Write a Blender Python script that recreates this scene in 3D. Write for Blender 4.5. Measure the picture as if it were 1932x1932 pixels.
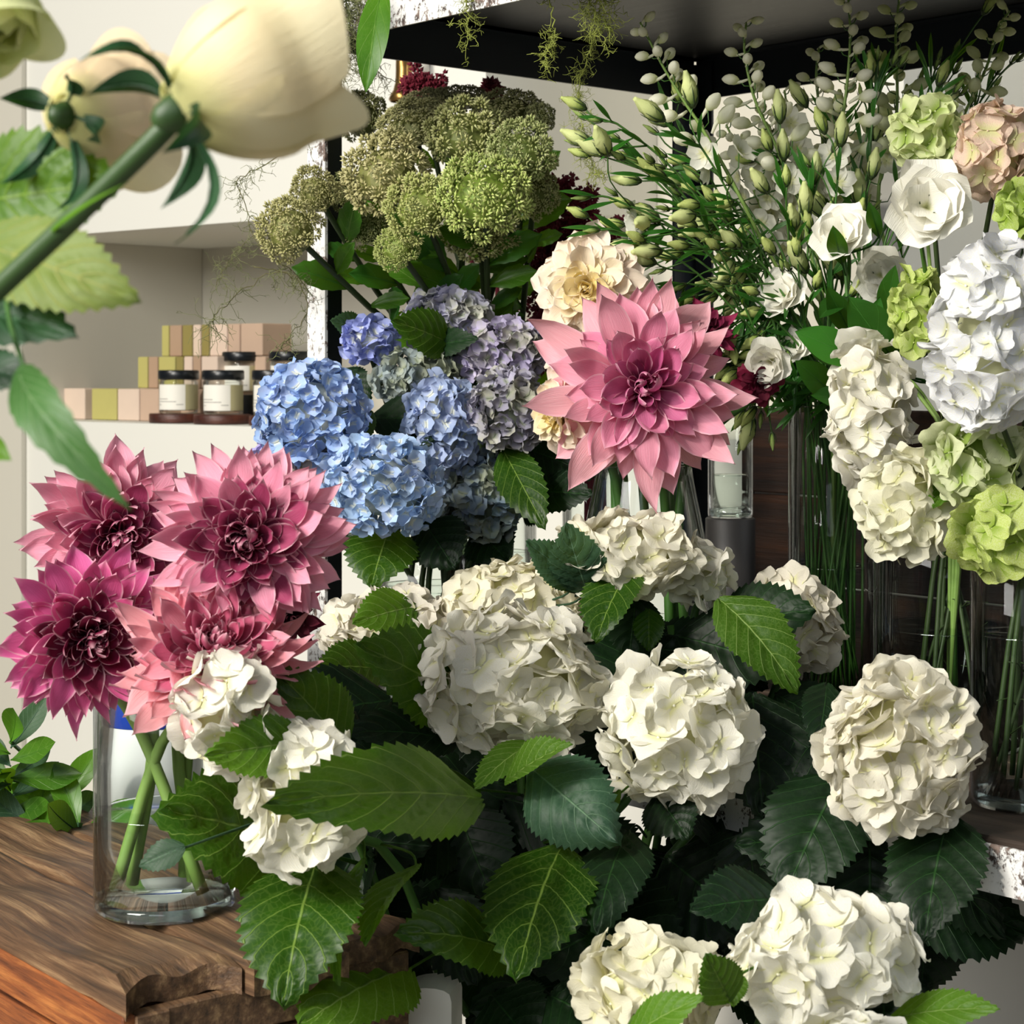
import bpy, math, random
import numpy as np
from mathutils import Vector, Matrix, Quaternion
random.seed(7); rng = np.random.default_rng(7)
for o in list(bpy.data.objects): bpy.data.objects.remove(o)
SC = bpy.context.scene; COL = SC.collection
# ------------------------------------------------------------------ camera, light, exposure
F = 3600.0; HY = 700.0; CZ = 1.25          # focal length in pixels, horizon row, camera height
cd = bpy.data.cameras.new('camera'); cam = bpy.data.objects.new('camera', cd); COL.objects.link(cam)
cam.location = (0, 0, CZ); cam.rotation_euler = (math.pi/2, 0, 0)
cd.sensor_width = 36; cd.lens = 36*F/1932; cd.shift_y = -(966-HY)/1932; cd.clip_start = .05; cd.clip_end = 50
cd.dof.use_dof = True; cd.dof.focus_distance = 1.85; cd.dof.aperture_fstop = 18
SC.camera = cam
w = bpy.data.worlds.new('world'); SC.world = w; w.use_nodes = True
w.node_tree.nodes['Background'].inputs[0].default_value = (.80, .88, 1, 1)
w.node_tree.nodes['Background'].inputs[1].default_value = .085
def area(name, loc, target, size, power, color):
    l = bpy.data.lights.new(name, 'AREA'); l.shape = 'RECTANGLE'; l.size = size[0]; l.size_y = size[1]; l.energy = power; l.color = color
    o = bpy.data.objects.new(name, l); COL.objects.link(o); o.location = loc
    o.rotation_euler = (Vector(target)-Vector(loc)).to_track_quat('-Z', 'Y').to_euler(); return o
area('window_light', (-2.3, -.35, 2.7), (0, 2.0, 1.15), (1.3, 1.7), 170, (1, .965, .90))
area('shop_front_light', (-.5, -1.6, 2.3), (.1, 2.2, 1.0), (1.6, 1.2), 17, (.86, .93, 1))  # frontal fill lamp, added to lift the white blooms
area('side_window_light', (2.3, 1.3, 2.6), (.4, 2.0, 1.2), (.8, .8), 13, (.92, .96, 1))  # cool fill lamp added for the white blooms on the right
sd = bpy.data.lights.new('sun', 'SUN'); sd.energy = 1.3; sd.angle = math.radians(2.5); sd.color = (1, .93, .80)
so = bpy.data.objects.new('sun', sd); COL.objects.link(so); so.location = (-2, -1, 4)
so.rotation_euler = Vector((.62, .68, -.62)).to_track_quat('-Z', 'Y').to_euler()
SC.view_settings.view_transform = 'Standard'; SC.view_settings.look = 'None'; SC.view_settings.gamma = 1
SC.view_settings.use_curve_mapping = False; SC.view_settings.exposure = 0.08
# ------------------------------------------------------------------ helpers
def P(px, py, D): return np.array([(px-966)/F*D, D, CZ-(py-HY)/F*D])
def lin(h):
    h = h.lstrip('#'); c = [int(h[i:i+2], 16)/255 for i in (0, 2, 4)]
    return tuple((x/12.92 if x <= .04045 else ((x+.055)/1.055)**2.4) for x in c)+(1,)
def nrm(v): v = np.asarray(v, float); return v/(np.linalg.norm(v)+1e-12)
class G:
    def __init__(s): s.V = []; s.F = []; s.UV = []; s.M = []; s.n = 0
    def add(s, V, Fc, uv=None, mi=0):
        V = np.asarray(V, float); s.V.append(V)
        s.F += [tuple(i+s.n for i in f) for f in Fc]; s.M += [mi]*len(Fc)
        s.UV.append(np.zeros((len(V), 2)) if uv is None else np.asarray(uv, float)); s.n += len(V); return s
    def tr(s, T, M, mi=0):       # T = (V,F,uv), M = 4x4 numpy
        V = T[0] @ M[:3, :3].T + M[:3, 3]; return s.add(V, T[1], T[2], mi)
    def mesh(s, name, mats, smooth=True, origin=(0, 0, 0)):
        V = np.vstack(s.V)-np.asarray(origin, float); me = bpy.data.meshes.new(name)
        me.from_pydata(V.tolist(), [], s.F)
        uv = np.vstack(s.UV); l = me.uv_layers.new(name='UVMap')
        vi = np.empty(len(me.loops), dtype=np.int32); me.loops.foreach_get('vertex_index', vi)
        l.data.foreach_set('uv', uv[vi].ravel().astype(np.float32))
        for m in (mats if isinstance(mats, (list, tuple)) else [mats]): me.materials.append(m)
        me.polygons.foreach_set('material_index', s.M)
        if smooth: me.polygons.foreach_set('use_smooth', [True]*len(me.polygons))
        me.update(); return me
WL = {}
def link(o, parent=None, wloc=(0, 0, 0)):
    COL.objects.link(o); wloc = np.asarray(wloc, float); WL[o.name] = wloc
    if parent is not None: o.parent = parent; o.location = (wloc-WL[parent.name]).tolist()
    else: o.location = wloc.tolist()
    return o
def part(g, name, mats, parent, smooth=True, color=None, origin=None, label=None):
    org = WL[parent.name] if origin is None else origin
    o = bpy.data.objects.new(name, g.mesh(name, mats, smooth, org)); link(o, parent, org)
    if color is not None: o.color = color
    if label: o['label'] = label
    return o
def tag(o, label, cat, group=None):
    o['label'] = label; o['category'] = cat
    if group: o['group'] = group
    return o
def thing(name, label, cat, loc, group=None):
    o = bpy.data.objects.new(name, None); o.empty_display_size = .05; link(o, None, loc); return tag(o, label, cat, group)
def solo(g, name, mats, label, cat, loc, group=None, smooth=True):
    o = bpy.data.objects.new(name, g.mesh(name, mats, smooth, loc)); link(o, None, loc); return tag(o, label, cat, group)
def struct(g, name, mats, smooth=False):
    o = bpy.data.objects.new(name, g.mesh(name, mats, smooth)); link(o); o['kind'] = 'structure'; return o
def frame_mat(x, y, z, t, s=(1, 1, 1)):
    M = np.eye(4); M[:3, 0] = np.asarray(x)*s[0]; M[:3, 1] = np.asarray(y)*s[1]; M[:3, 2] = np.asarray(z)*s[2]; M[:3, 3] = t; return M
def basis(z, x=None):
    z = nrm(z); a = np.array([0, 0, 1.]) if abs(z[2]) < .9 else np.array([1., 0, 0])
    if x is not None: a = np.asarray(x, float)
    y = np.cross(z, a); 
    if np.linalg.norm(y) < 1e-6: y = np.cross(z, np.array([0, 1., .1]))
    y = nrm(y); return np.cross(y, z), y, z
def rotax(v, ax, a):
    ax = nrm(ax); v = np.asarray(v, float); return v*math.cos(a)+np.cross(ax, v)*math.sin(a)+ax*np.dot(ax, v)*(1-math.cos(a))
def bez(pts, n=12):
    pts = [np.asarray(p, float) for p in pts]; out = []
    if len(pts) == 2: return [pts[0]+(pts[1]-pts[0])*i/n for i in range(n+1)]
    P_ = [2*pts[0]-pts[1]]+pts+[2*pts[-1]-pts[-2]]; m = max(2, n//(len(pts)-1))
    for k in range(1, len(P_)-2):
        a, b, c, d = P_[k-1:k+3]
        for i in range(m):
            t = i/m; out.append(.5*((2*b)+(c-a)*t+(2*a-5*b+4*c-d)*t*t+(3*b-a-3*c+d)*t**3))
    out.append(pts[-1]); return out
def tube(g, path, r, n=6, mi=0, cap=True):
    path = [np.asarray(p, float) for p in path]; m = len(path); rr = r if hasattr(r, '__len__') else [r]*m
    if len(rr) == 2 and m != 2: rr = [rr[0]+(rr[1]-rr[0])*i/(m-1) for i in range(m)]
    V = []; uv = []; T = nrm(path[1]-path[0]); x, y, _ = basis(T)
    for i, p in enumerate(path):
        T = nrm(path[min(i+1, m-1)]-path[max(i-1, 0)]); x = nrm(x-T*np.dot(x, T)); y = np.cross(T, x)
        for k in range(n):
            a = 2*math.pi*k/n; V.append(p+(x*math.cos(a)+y*math.sin(a))*rr[i]); uv.append((i/(m-1), k/n))
    Fc = [(i*n+k, i*n+(k+1) % n, (i+1)*n+(k+1) % n, (i+1)*n+k) for i in range(m-1) for k in range(n)]
    if cap: Fc += [tuple(range(n))[::-1], tuple(range((m-1)*n, m*n))]
    g.add(V, Fc, uv, mi); return g
def lathe(g, prof, c, n=32, mi=0, ax=(0, 0, 1)):
    x, y, z = basis(ax); c = np.asarray(c, float); V = []; uv = []
    for j, (r, h) in enumerate(prof):
        for k in range(n):
            a = 2*math.pi*k/n; V.append(c+z*h+(x*math.cos(a)+y*math.sin(a))*max(r, 1e-5)); uv.append((k/n, j/(len(prof)-1)))
    Fc = [(j*n+k, j*n+(k+1) % n, (j+1)*n+(k+1) % n, (j+1)*n+k) for j in range(len(prof)-1) for k in range(n)]
    g.add(V, Fc, uv, mi); return g
def box(g, o, ax, ay, az, mi=0, bev=0.0):      # o corner, edges ax ay az
    o, ax, ay, az = [np.asarray(q, float) for q in (o, ax, ay, az)]
    if bev <= 0:
        V = [o, o+ax, o+ax+ay, o+ay, o+az, o+ax+az, o+ax+ay+az, o+ay+az]
        g.add(V, [(0, 3, 2, 1), (4, 5, 6, 7), (0, 1, 5, 4), (1, 2, 6, 5), (2, 3, 7, 6), (3, 0, 4, 7)]); g.M[-6:] = [mi]*6; return g
    L = [np.linalg.norm(q) for q in (ax, ay, az)]; U = [nrm(q) for q in (ax, ay, az)]; V = []; idx = {}
    c = o+(ax+ay+az)/2; h = [l/2 for l in L]
    for sx in (-1, 1):
        for sy in (-1, 1):
            for sz in (-1, 1):
                s = (sx, sy, sz)
                for f in range(3):
                    p = [s[i]*(h[i]-(0 if i == f else bev)) for i in range(3)]
                    idx[s, f] = len(V); V.append(c+U[0]*p[0]+U[1]*p[1]+U[2]*p[2])
    Fc = []
    for f in range(3):
        a, b = [i for i in range(3) if i != f]
        for s in (-1, 1):
            q = []
            for (u, v) in ((-1, -1), (1, -1), (1, 1), (-1, 1)):
                t = [0]*3; t[f] = s; t[a] = u; t[b] = v; q.append(idx[tuple(t), f])
            Fc.append(tuple(q))
    for e in range(3):
        a, b = [i for i in range(3) if i != e]
        for u in (-1, 1):
            for v in (-1, 1):
                t0 = [0]*3; t1 = [0]*3; t0[a] = t1[a] = u; t0[b] = t1[b] = v; t0[e] = -1; t1[e] = 1
                Fc.append((idx[tuple(t0), a], idx[tuple(t1), a], idx[tuple(t1), b], idx[tuple(t0), b]))
    for sx in (-1, 1):
        for sy in (-1, 1):
            for sz in (-1, 1): Fc.append(tuple(idx[(sx, sy, sz), f] for f in range(3)))
    g.add(V, Fc, None, mi); return g
def fix_normals(o):
    import bmesh
    b = bmesh.new(); b.from_mesh(o.data); bmesh.ops.recalc_face_normals(b, faces=b.faces); b.to_mesh(o.data); b.free(); return o
# ------------------------------------------------------------------ materials
class N:
    def __init__(s, name):
        s.m = bpy.data.materials.new(name); s.m.use_nodes = True; s.t = s.m.node_tree; s.t.nodes.clear(); s.out = s('ShaderNodeOutputMaterial')
    def __call__(s, t, **k):
        n = s.t.nodes.new(t)
        for a, b in k.items(): setattr(n, a, b)
        return n
    def l(s, a, b): s.t.links.new(a, b)
    def setin(s, sock, v):
        if hasattr(v, 'is_output') or isinstance(v, bpy.types.NodeSocket): s.l(v, sock)
        else: sock.default_value = v
    def math(s, op, a, b=0.0, c=None, clamp=False):
        n = s('ShaderNodeMath', operation=op, use_clamp=clamp); s.setin(n.inputs[0], a); s.setin(n.inputs[1], b)
        if c is not None: s.setin(n.inputs[2], c)
        return n.outputs[0]
    def mix(s, f, a, b, blend='MIX'):
        n = s('ShaderNodeMix', data_type='RGBA', blend_type=blend); s.setin(n.inputs[0], f); s.setin(n.inputs[6], a); s.setin(n.inputs[7], b); return n.outputs[2]
    def noise(s, scale, detail=4, vec=None, rough=.55, fac=True):
        n = s('ShaderNodeTexNoise'); n.inputs['Scale'].default_value = scale; n.inputs['Detail'].default_value = detail; n.inputs['Roughness'].default_value = rough
        if vec is not None: s.l(vec, n.inputs['Vector'])
        return n.outputs[0 if fac else 1]
    def ramp(s, f, stops):
        n = s('ShaderNodeValToRGB'); e = n.color_ramp.elements
        while len(e) < len(stops): e.new(.5)
        for q, (p, c) in zip(e, stops): q.position = p; q.color = c
        s.l(f, n.inputs[0]); return n.outputs[0]
    def coord(s, which='Object', scale=None, rot=None):
        c = s('ShaderNodeTexCoord').outputs[which]
        if scale is None: return c
        m = s('ShaderNodeMapping'); m.inputs['Scale'].default_value = scale
        if rot: m.inputs['Rotation'].default_value = rot
        s.l(c, m.inputs[0]); return m.outputs[0]
    def bump(s, h, st=.3, d=.002):
        n = s('ShaderNodeBump'); n.inputs['Strength'].default_value = st; n.inputs['Distance'].default_value = d; s.l(h, n.inputs['Height']); return n.outputs[0]
    def pr(s, col, rough=.5, normal=None, **k):
        n = s('ShaderNodeBsdfPrincipled'); s.setin(n.inputs['Base Color'], col); s.setin(n.inputs['Roughness'], rough)
        if normal is not None: s.l(normal, n.inputs['Normal'])
        for a, b in k.items(): s.setin(n.inputs[a.replace('_', ' ')], b)
        return n.outputs[0]
    def done(s, sh): s.l(sh, s.out.inputs[0]); return s.m
def plain(name, col, rough=.5, bump=0, bs=200, var=0, **k):
    n = N(name); c = lin(col) if isinstance(col, str) else col; v = n.coord(); nb = None
    if var: c = n.mix(n.math('MULTIPLY', n.noise(bs/6, 5, v), var), c, tuple(x*.35 for x in c[:3])+(1,))
    if bump: nb = n.bump(n.noise(bs, 4, v), bump)
    return n.done(n.pr(c, rough, nb, **k))
def petal_mat(name, base='#e8eab0', second=None, amt=.5, trans=.32, basew=.35, edge=None, stripe=0.0, nscale=22, rough=.55, vary=.12):
    """colour of the object, tinted at the petal's base, streaked along it"""
    n = N(name); oi = n('ShaderNodeObjectInfo').outputs['Color']; uv = n('ShaderNodeUVMap').outputs[0]
    sp = n('ShaderNodeSeparateXYZ'); n.l(uv, sp.inputs[0]); u, v = sp.outputs[0], sp.outputs[1]
    geo = n('ShaderNodeNewGeometry'); c = oi
    if second: 
        f = n.ramp(n.noise(nscale, 3, n.coord()), [(.42, (0, 0, 0, 1)), (.62, (amt, amt, amt, 1))]); c = n.mix(f, c, lin(second))
    isl = n.math('MULTIPLY_ADD', geo.outputs['Random Per Island'], vary*2, 1-vary)
    c = n.mix(1.0, c, isl, 'MULTIPLY')
    mr = n('ShaderNodeMapRange', interpolation_type='SMOOTHSTEP'); n.l(u, mr.inputs[0]); mr.inputs[1].default_value = 0; mr.inputs[2].default_value = basew; mr.inputs[3].default_value = .85; mr.inputs[4].default_value = 0
    c = n.mix(mr.outputs[0], c, lin(base))
    if edge:
        av = n.math('ABSOLUTE', v); m2 = n('ShaderNodeMapRange', interpolation_type='SMOOTHSTEP'); n.l(n.math('MAXIMUM', av, n.math('MULTIPLY', u, .96)), m2.inputs[0]); m2.inputs[1].default_value = .80; m2.inputs[2].default_value = 1.0; m2.inputs[4].default_value = .75
        c = n.mix(m2.outputs[0], c, lin(edge))
    mp = n('ShaderNodeMapping'); mp.inputs['Scale'].default_value = (2.2, 13, 1); n.l(uv, mp.inputs[0])
    st = n.noise(1.6, 4, mp.outputs[0])
    if stripe: c = n.mix(n.math('MULTIPLY', st, stripe), c, n.mix(1.0, c, (.78, .42, .5, 1), 'MULTIPLY'))
    nb = n.bump(st, .45, .0012)
    a = n.pr(c, rough, nb, Specular_IOR_Level=.3); tr = n('ShaderNodeBsdfTranslucent'); n.l(c, tr.inputs[0]); n.l(nb, tr.inputs[1])
    ms = n('ShaderNodeMixShader'); ms.inputs[0].default_value = trans; n.l(a, ms.inputs[1]); n.l(tr.outputs[0], ms.inputs[2]); return n.done(ms.outputs[0])
def leaf_mat(name, col, col2, vein, nv=7.0, trans=.28, rough=.42, slope=.62, tcol='#8fc21c', veinw=.055, spec=.25):
    n = N(name); uv = n('ShaderNodeUVMap').outputs[0]; sp = n('ShaderNodeSeparateXYZ'); n.l(uv, sp.inputs[0]); u, v = sp.outputs[0], sp.outputs[1]
    av = n.math('ABSOLUTE', v)
    c = n.mix(n.ramp(n.noise(9, 5, n.coord()), [(.35, (0, 0, 0, 1)), (.65, (1, 1, 1, 1))]), lin(col), lin(col2))
    oi = n('ShaderNodeObjectInfo'); c = n.mix(1.0, c, n.math('MULTIPLY_ADD', oi.outputs['Random'], .5, .75), 'MULTIPLY')
    s = n.math('SUBTRACT', u, n.math('MULTIPLY', n.math('POWER', av, 1.05), slope/2.2))
    fr = n.math('FRACT', n.math('MULTIPLY', s, nv)); d = n.math('ABSOLUTE', n.math('SUBTRACT', fr, .5))
    side = n('ShaderNodeMapRange', interpolation_type='SMOOTHSTEP'); n.l(d, side.inputs[0]); side.inputs[1].default_value = 0; side.inputs[2].default_value = veinw; side.inputs[3].default_value = .8; side.inputs[4].default_value = 0
    mid = n('ShaderNodeMapRange', interpolation_type='SMOOTHSTEP'); n.l(av, mid.inputs[0]); mid.inputs[1].default_value = .008; mid.inputs[2].default_value = .035; mid.inputs[3].default_value = 1; mid.inputs[4].default_value = 0
    vo = n('ShaderNodeTexVoronoi', feature='DISTANCE_TO_EDGE'); mp = n('ShaderNodeMapping'); mp.inputs['Scale'].default_value = (26, 9, 1); n.l(uv, mp.inputs[0]); n.l(mp.outputs[0], vo.inputs['Vector']); vo.inputs['Scale'].default_value = 1.0
    net = n('ShaderNodeMapRange'); n.l(vo.outputs[0], net.inputs[0]); net.inputs[2].default_value = .09; net.inputs[3].default_value = .2; net.inputs[4].default_value = 0
    f0 = n.math('MAXIMUM', side.outputs[0], mid.outputs[0]); f = n.math('MAXIMUM', f0, net.outputs[0], clamp=True)
    c = n.mix(n.math('MULTIPLY', f, .75), c, lin(vein)); nb = n.bump(n.math('MULTIPLY', f0, -1), .4, .0012)
    a = n.pr(c, rough, nb, Specular_IOR_Level=spec); tr = n('ShaderNodeBsdfTranslucent'); n.l(n.mix(n.math('MULTIPLY', f, .6), lin(tcol), c), tr.inputs[0])
    ms = n('ShaderNodeMixShader'); ms.inputs[0].default_value = trans; n.l(a, ms.inputs[1]); n.l(tr.outputs[0], ms.inputs[2]); return n.done(ms.outputs[0])
def clear_glass(name, tint=(.96, .98, .97, 1), blend=.12, rough=0.0):
    n = N(name); t = n('ShaderNodeBsdfTransparent'); t.inputs[0].default_value = tint; g = n('ShaderNodeBsdfGlossy'); g.inputs['Roughness'].default_value = rough; g.inputs[0].default_value = (1, 1, 1, 1)
    lw = n('ShaderNodeLayerWeight'); lw.inputs[0].default_value = blend; ms = n('ShaderNodeMixShader')
    n.l(n.math('MINIMUM', lw.outputs['Fresnel'], .8), ms.inputs[0]); n.l(t.outputs[0], ms.inputs[1]); n.l(g.outputs[0], ms.inputs[2]); return n.done(ms.outputs[0])
def wood(name, c1, c2, c3, sc=(3, 26, 26), rough=.55, rot=None, bump=.5):
    n = N(name); mp = n('ShaderNodeMapping'); mp.inputs['Scale'].default_value = sc; n.l(n.coord('Object', (1, 1, 1), rot), mp.inputs[0]); v = mp.outputs[0]; a = n.noise(1.1, 8, v, .62); b = n.noise(4, 6, v, .7); big = n.noise(5, 4, n.coord())
    c = n.ramp(a, [(.3, lin(c1)), (.52, lin(c2)), (.72, lin(c3))]); c = n.mix(n.ramp(b, [(.5, (0, 0, 0, 1)), (.75, (.55, .55, .55, 1))]), c, tuple(x*.3 for x in lin(c1)[:3])+(1,))
    c = n.mix(n.ramp(big, [(.45, (0, 0, 0, 1)), (.7, (.5, .5, .5, 1))]), c, lin(c1)); return n.done(n.pr(c, rough, n.bump(n.math('ADD', a, b), bump, .003)))
def peel():
    n = N('peeling_white_paint'); v = n.coord('Object', (1, 1, .75)); a = n.noise(150, 9, v, .75); b = n.noise(22, 3, v)
    f = n.ramp(n.math('ADD', a, n.math('MULTIPLY', b, .55)), [(.81, (1, 1, 1, 1)), (.85, (0, 0, 0, 1))])
    rust = n.ramp(n.noise(120, 6, v), [(.4, lin('#3b302c')), (.6, lin('#85736a'))]); c = n.mix(f, rust, n.mix(b, lin('#f2f1ee'), lin('#c9c9c8')))
    return n.done(n.pr(c, .6, n.bump(f, .5, .001)))
MT = {}
MT['wall'] = plain('white_plaster', '#e2e1d9', .7, .08, 300); MT['panel'] = plain('warm_white_panel', '#cbc7ba', .65, .05, 300)
MT['floor'] = plain('concrete_floor', '#a29d94', .7, .2, 40, .5)
MT['peel'] = peel(); MT['blackmetal'] = plain('blue_black_metal', '#23292f', .42, .12, 60, .4, Metallic=.2)
MT['rust'] = plain('rusty_steel', '#4c3a30', .7, .5, 90, .8)
MT['darkboard'] = wood('dark_stained_board', '#0f0f0f', '#1c1b1a', '#3a3836', (.9, 8, 8), .42, (0, 0, .849), .3)
MT['shelfwood'] = wood('weathered_board', '#241a12', '#44352a', '#6a5748', (3, 24, 24), .7, (0, 0, .849))
MT['crate'] = wood('old_brown_crate_wood', '#38281b', '#6a4e36', '#a38460', (5, 100, 100), .55, (0, 0, -2.248)); MT['crateside'] = wood('orange_brown_crate_side', '#4a2410', '#8a4c22', '#c07b3e', (6, 90, 90), .6, (0, 0, -2.248))
MT['backcrate'] = wood('dark_red_brown_wood', '#0f0805', '#2a170b', '#452712', (3, 50, 50), .5, (0, 0, .849))
MT['glass'] = clear_glass('clear_glass', (.965, .98, .972, 1), .19); MT['water'] = clear_glass('still_water', (.93, .965, .94, 1), .05); MT['glassbase'] = clear_glass('thick_glass_foot', (.90, .96, .93, 1), .45, .05)
MT['white'] = petal_mat('white_hydrangea_sepal', '#e6e6ac', '#f8f5de', .6, .36, .24, None, 0, 30)
MT['cream'] = petal_mat('cream_white_petal', '#e4e6a4', None, 0, .3, .4)
MT['lime'] = petal_mat('lime_hydrangea_sepal', '#8fae2c', '#e6ecc0', .55, .38, .5, None, 0, 26)
MT['blush'] = petal_mat('blush_hydrangea_sepal', '#d8de9a', '#eac4ba', .7, .34, .5, None, .2, 24)
MT['blueh'] = petal_mat('blue_hydrangea_sepal', '#eef0d8', '#c3cdee', .5, .25, .3, None, 0, 40, vary=.2)
MT['lavh'] = petal_mat('grey_lavender_hydrangea_sepal', '#8a9478', '#b9bb8e', .6, .22, .3, None, 0, 35, vary=.25)
MT['creamh'] = petal_mat('faded_cream_hydrangea_sepal', '#c9c88f', '#b4a9be', .7, .25, .3, None, 0, 30, vary=.2)
MT['dahlia'] = petal_mat('pink_dahlia_petal', '#b01a58', None, 0, .28, .42, '#fbdfe6', .8, vary=.10)
MT['dahlia2'] = petal_mat('cream_dahlia_petal', '#f2d98a', None, 0, .3, .5, '#fdf3e4', .15, vary=.08)
MT['rose'] = petal_mat('ivory_rose_petal', '#e4e49a', '#f4dcae', .35, .42, .35, None, .05, 14, .5, .05)
MT['greenrose'] = petal_mat('green_white_rose_petal', '#9cb41c', None, 0, .4, .5)
MT['leaf'] = leaf_mat('hydrangea_leaf', '#163606', '#254b0a', '#7f9c44', 7.0, .24, .40)
MT['leafb'] = leaf_mat('blue_green_hydrangea_leaf', '#243d2e', '#32503a', '#688868', 8.0, .16, .5)
MT['leafl'] = leaf_mat('light_hydrangea_leaf', '#365c12', '#4a701c', '#98b460', 7.0, .3, .45)
MT['leafd'] = leaf_mat('dark_hydrangea_leaf', '#07170a', '#0d240c', '#274a20', 7.0, .10, .5, tcol='#2c5a10')  # near-black copy of the hydrangea leaf, shade put into its colour
MT['roseleaf'] = leaf_mat('rose_leaf', '#3f6a14', '#58861c', '#7d9a3c', 9.0, .35, .4, tcol='#8fb41e', veinw=.10)
MT['roseleafl'] = leaf_mat('pale_rose_leaf', '#6a8440', '#86994a', '#a8a85c', 8.0, .35, .5, tcol='#a0b848', veinw=.10)
MT['roseleafc'] = leaf_mat('curled_rose_leaf', '#2c5020', '#48703a', '#7f9a6c', 9.0, .2, .42, tcol='#5f9a24', veinw=.1)
MT['roseleafd'] = leaf_mat('dark_rose_leaf', '#123018', '#274a2c', '#3f6444', 9.0, .12, .42, tcol='#3f7a14', veinw=.1)
MT['smooth_leaf'] = leaf_mat('glossy_leaf', '#2c5a14', '#4c7c1e', '#86a850', 5.0, .22, .35, veinw=.03)
MT['ruscus'] = leaf_mat('deep_green_leaf', '#1f4c18', '#2f6a20', '#4c8434', 3.0, .2, .4, veinw=.02)
MT['palestem'] = plain('pale_green_stem', '#7c9a4c', .5); MT['stem'] = plain('green_stem', '#44702a', .5, .15, 80, .4); MT['darkstem'] = plain('olive_stem', '#364a20', .55, .2, 90, .6); MT['rosestem'] = plain('dark_rose_stem', '#32501f', .5, .15, 90, .4)
MT['twig'] = plain('olive_twig', '#59552e', .7); MT['moss'] = plain('yellow_green_fern', '#8b9440', .7); MT['mossd'] = plain('grey_green_fern', '#6f7448', .7)
def sedum_mat():
    n = N('sedum_bud'); oi = n('ShaderNodeObjectInfo').outputs['Color']; uv = n('ShaderNodeUVMap').outputs[0]; sp = n('ShaderNodeSeparateXYZ'); n.l(uv, sp.inputs[0])
    c = n.mix(n.ramp(n.noise(30, 3, n.coord()), [(.4, (0, 0, 0, 1)), (.65, (.7, .7, .7, 1))]), oi, lin('#b7a276'))
    c = n.mix(sp.outputs[0], n.mix(1.0, c, (.35, .42, .25, 1), 'MULTIPLY'), n.mix(.25, c, lin('#e6e8b4')))
    return n.done(n.pr(c, .6))
MT['sedum'] = sedum_mat(); MT['amaranth'] = plain('dark_red_amaranth', '#7a1830', .7, .3, 300, .5)
MT['bud'] = petal_mat('lisianthus_bud', '#6f9a2e', '#dfe6a8', .6, .3, .55, None, 0, 60)
MT['dbud'] = petal_mat('delphinium_bud', '#d5dc9c', '#fafae8', .6, .45, .5, None, 0, 60)
MT['magenta'] = petal_mat('burgundy_petal', '#3c0618', None, 0, .15, .5)
# ------------------------------------------------------------------ setting
Z = lambda z: CZ+z
UW = np.array([.757, -.654, 0]); VW = np.array([.654, .757, 0]); W0 = np.array([-.7215, 3.9, 0]); K3 = np.array([0, 0, 1.])
def wp(a, b, z): return W0+UW*a+VW*b+K3*Z(z)      # along the shelving front (to the right), into the wall, up from eye level
def wbox(a0, a1, b0, b1, z0, z1): g = G(); box(g, wp(a0, b0, z0), UW*(a1-a0), VW*(b1-b0), K3*(z1-z0)); return g
struct(G().add([(-5, -3, 0), (5, -3, 0), (5, 6, 0), (-5, 6, 0)], [(0, 1, 2, 3)]), 'floor', MT['floor'])
aR = .893     # right end of the upper cabinet front
struct(wbox(-1.4, 3.2, .5, .6, -1.25, 1.7), 'wall_back', MT['panel'])  # darker panel tone puts the shade of the recess into this wall
struct(wbox(-.458, aR, 0, .498, .2925, 1.69), 'wall_upper', MT['wall'])
struct(wbox(-.458, 3.0, 0, .498, -1.249, -.108), 'wall_lower', MT['wall'])
struct(wbox(-1.39, -.46, -.012, .498, -1.249, 1.69), 'wall_left', MT['panel'])
struct(wbox(1.62, 1.68, .05, .498, -.106, 1.69), 'trim_1', MT['wall'])
# ------------------------------------------------------------------ metal rack
C1 = np.array([-.2466, 2.3, 0]); RA = np.array([.66, -.75, 0]); RA /= np.linalg.norm(RA); RB = np.array([-RA[1], RA[0], 0])
def rp(t, s, z): return C1+RA*t+RB*s+K3*Z(z)
LA, LB = 1.45, .68
rack = thing('metal_rack', 'angle-iron flower rack with peeling white front and dark inner rails', 'rack', rp(0, 0, -1.25))
for (t, s, dt, ds) in ((0, 0, 1, 1), (0, LB, 1, -1), (LA, 0, -1, 1), (LA, LB, -1, -1)):
    g = G(); th = .004; front = s == 0
    box(g, rp(t, s, -1.25), RA*dt*.036, RB*ds*th, K3*1.69, 0); box(g, rp(t+dt*.0005, s+ds*th, -1.25), RA*dt*th, RB*ds*.044, K3*1.69, 1)
    fix_normals(part(g, 'post', [MT['peel'] if front else MT['blackmetal'], MT['blackmetal']], rack, False))
for z0, m in ((.39, MT['peel']), (-.429, MT['peel'])):
    h = .058 if z0 > 0 else .040
    g = G(); box(g, rp(.001, -.003, z0), RA*(LA-.002), RB*.003, K3*h); part(g, 'front_rail', m, rack, False, label='peeling white and rust front rail')
    g = G(); box(g, rp(.001, LB+.001, z0), RA*(LA-.002), RB*.004, K3*h); box(g, rp(.001, LB-.03, z0+h-.003), RA*(LA-.002), RB*.03, K3*.003); part(g, 'rear_rail', MT['blackmetal'], rack, False, label='blue-black rear rail')
    for t in (-.004, LA):
        g = G(); box(g, rp(t, .002, z0), RA*.004, RB*(LB-.004), K3*h); box(g, rp(t if t < 0 else t-.03, .002, z0+h-.003), RA*.03, RB*(LB-.004), K3*.003); part(g, 'side_rail', MT['blackmetal'], rack, False, label='blue-black side rail')
g = G(); box(g, rp(.006, .006, .445), RA*(LA-.012), RB*(LB-.03), K3*.02); part(g, 'shelf_board', MT['darkboard'], rack, False, label='dark board under the rack top')
SZ = -.385
g = G()
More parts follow.
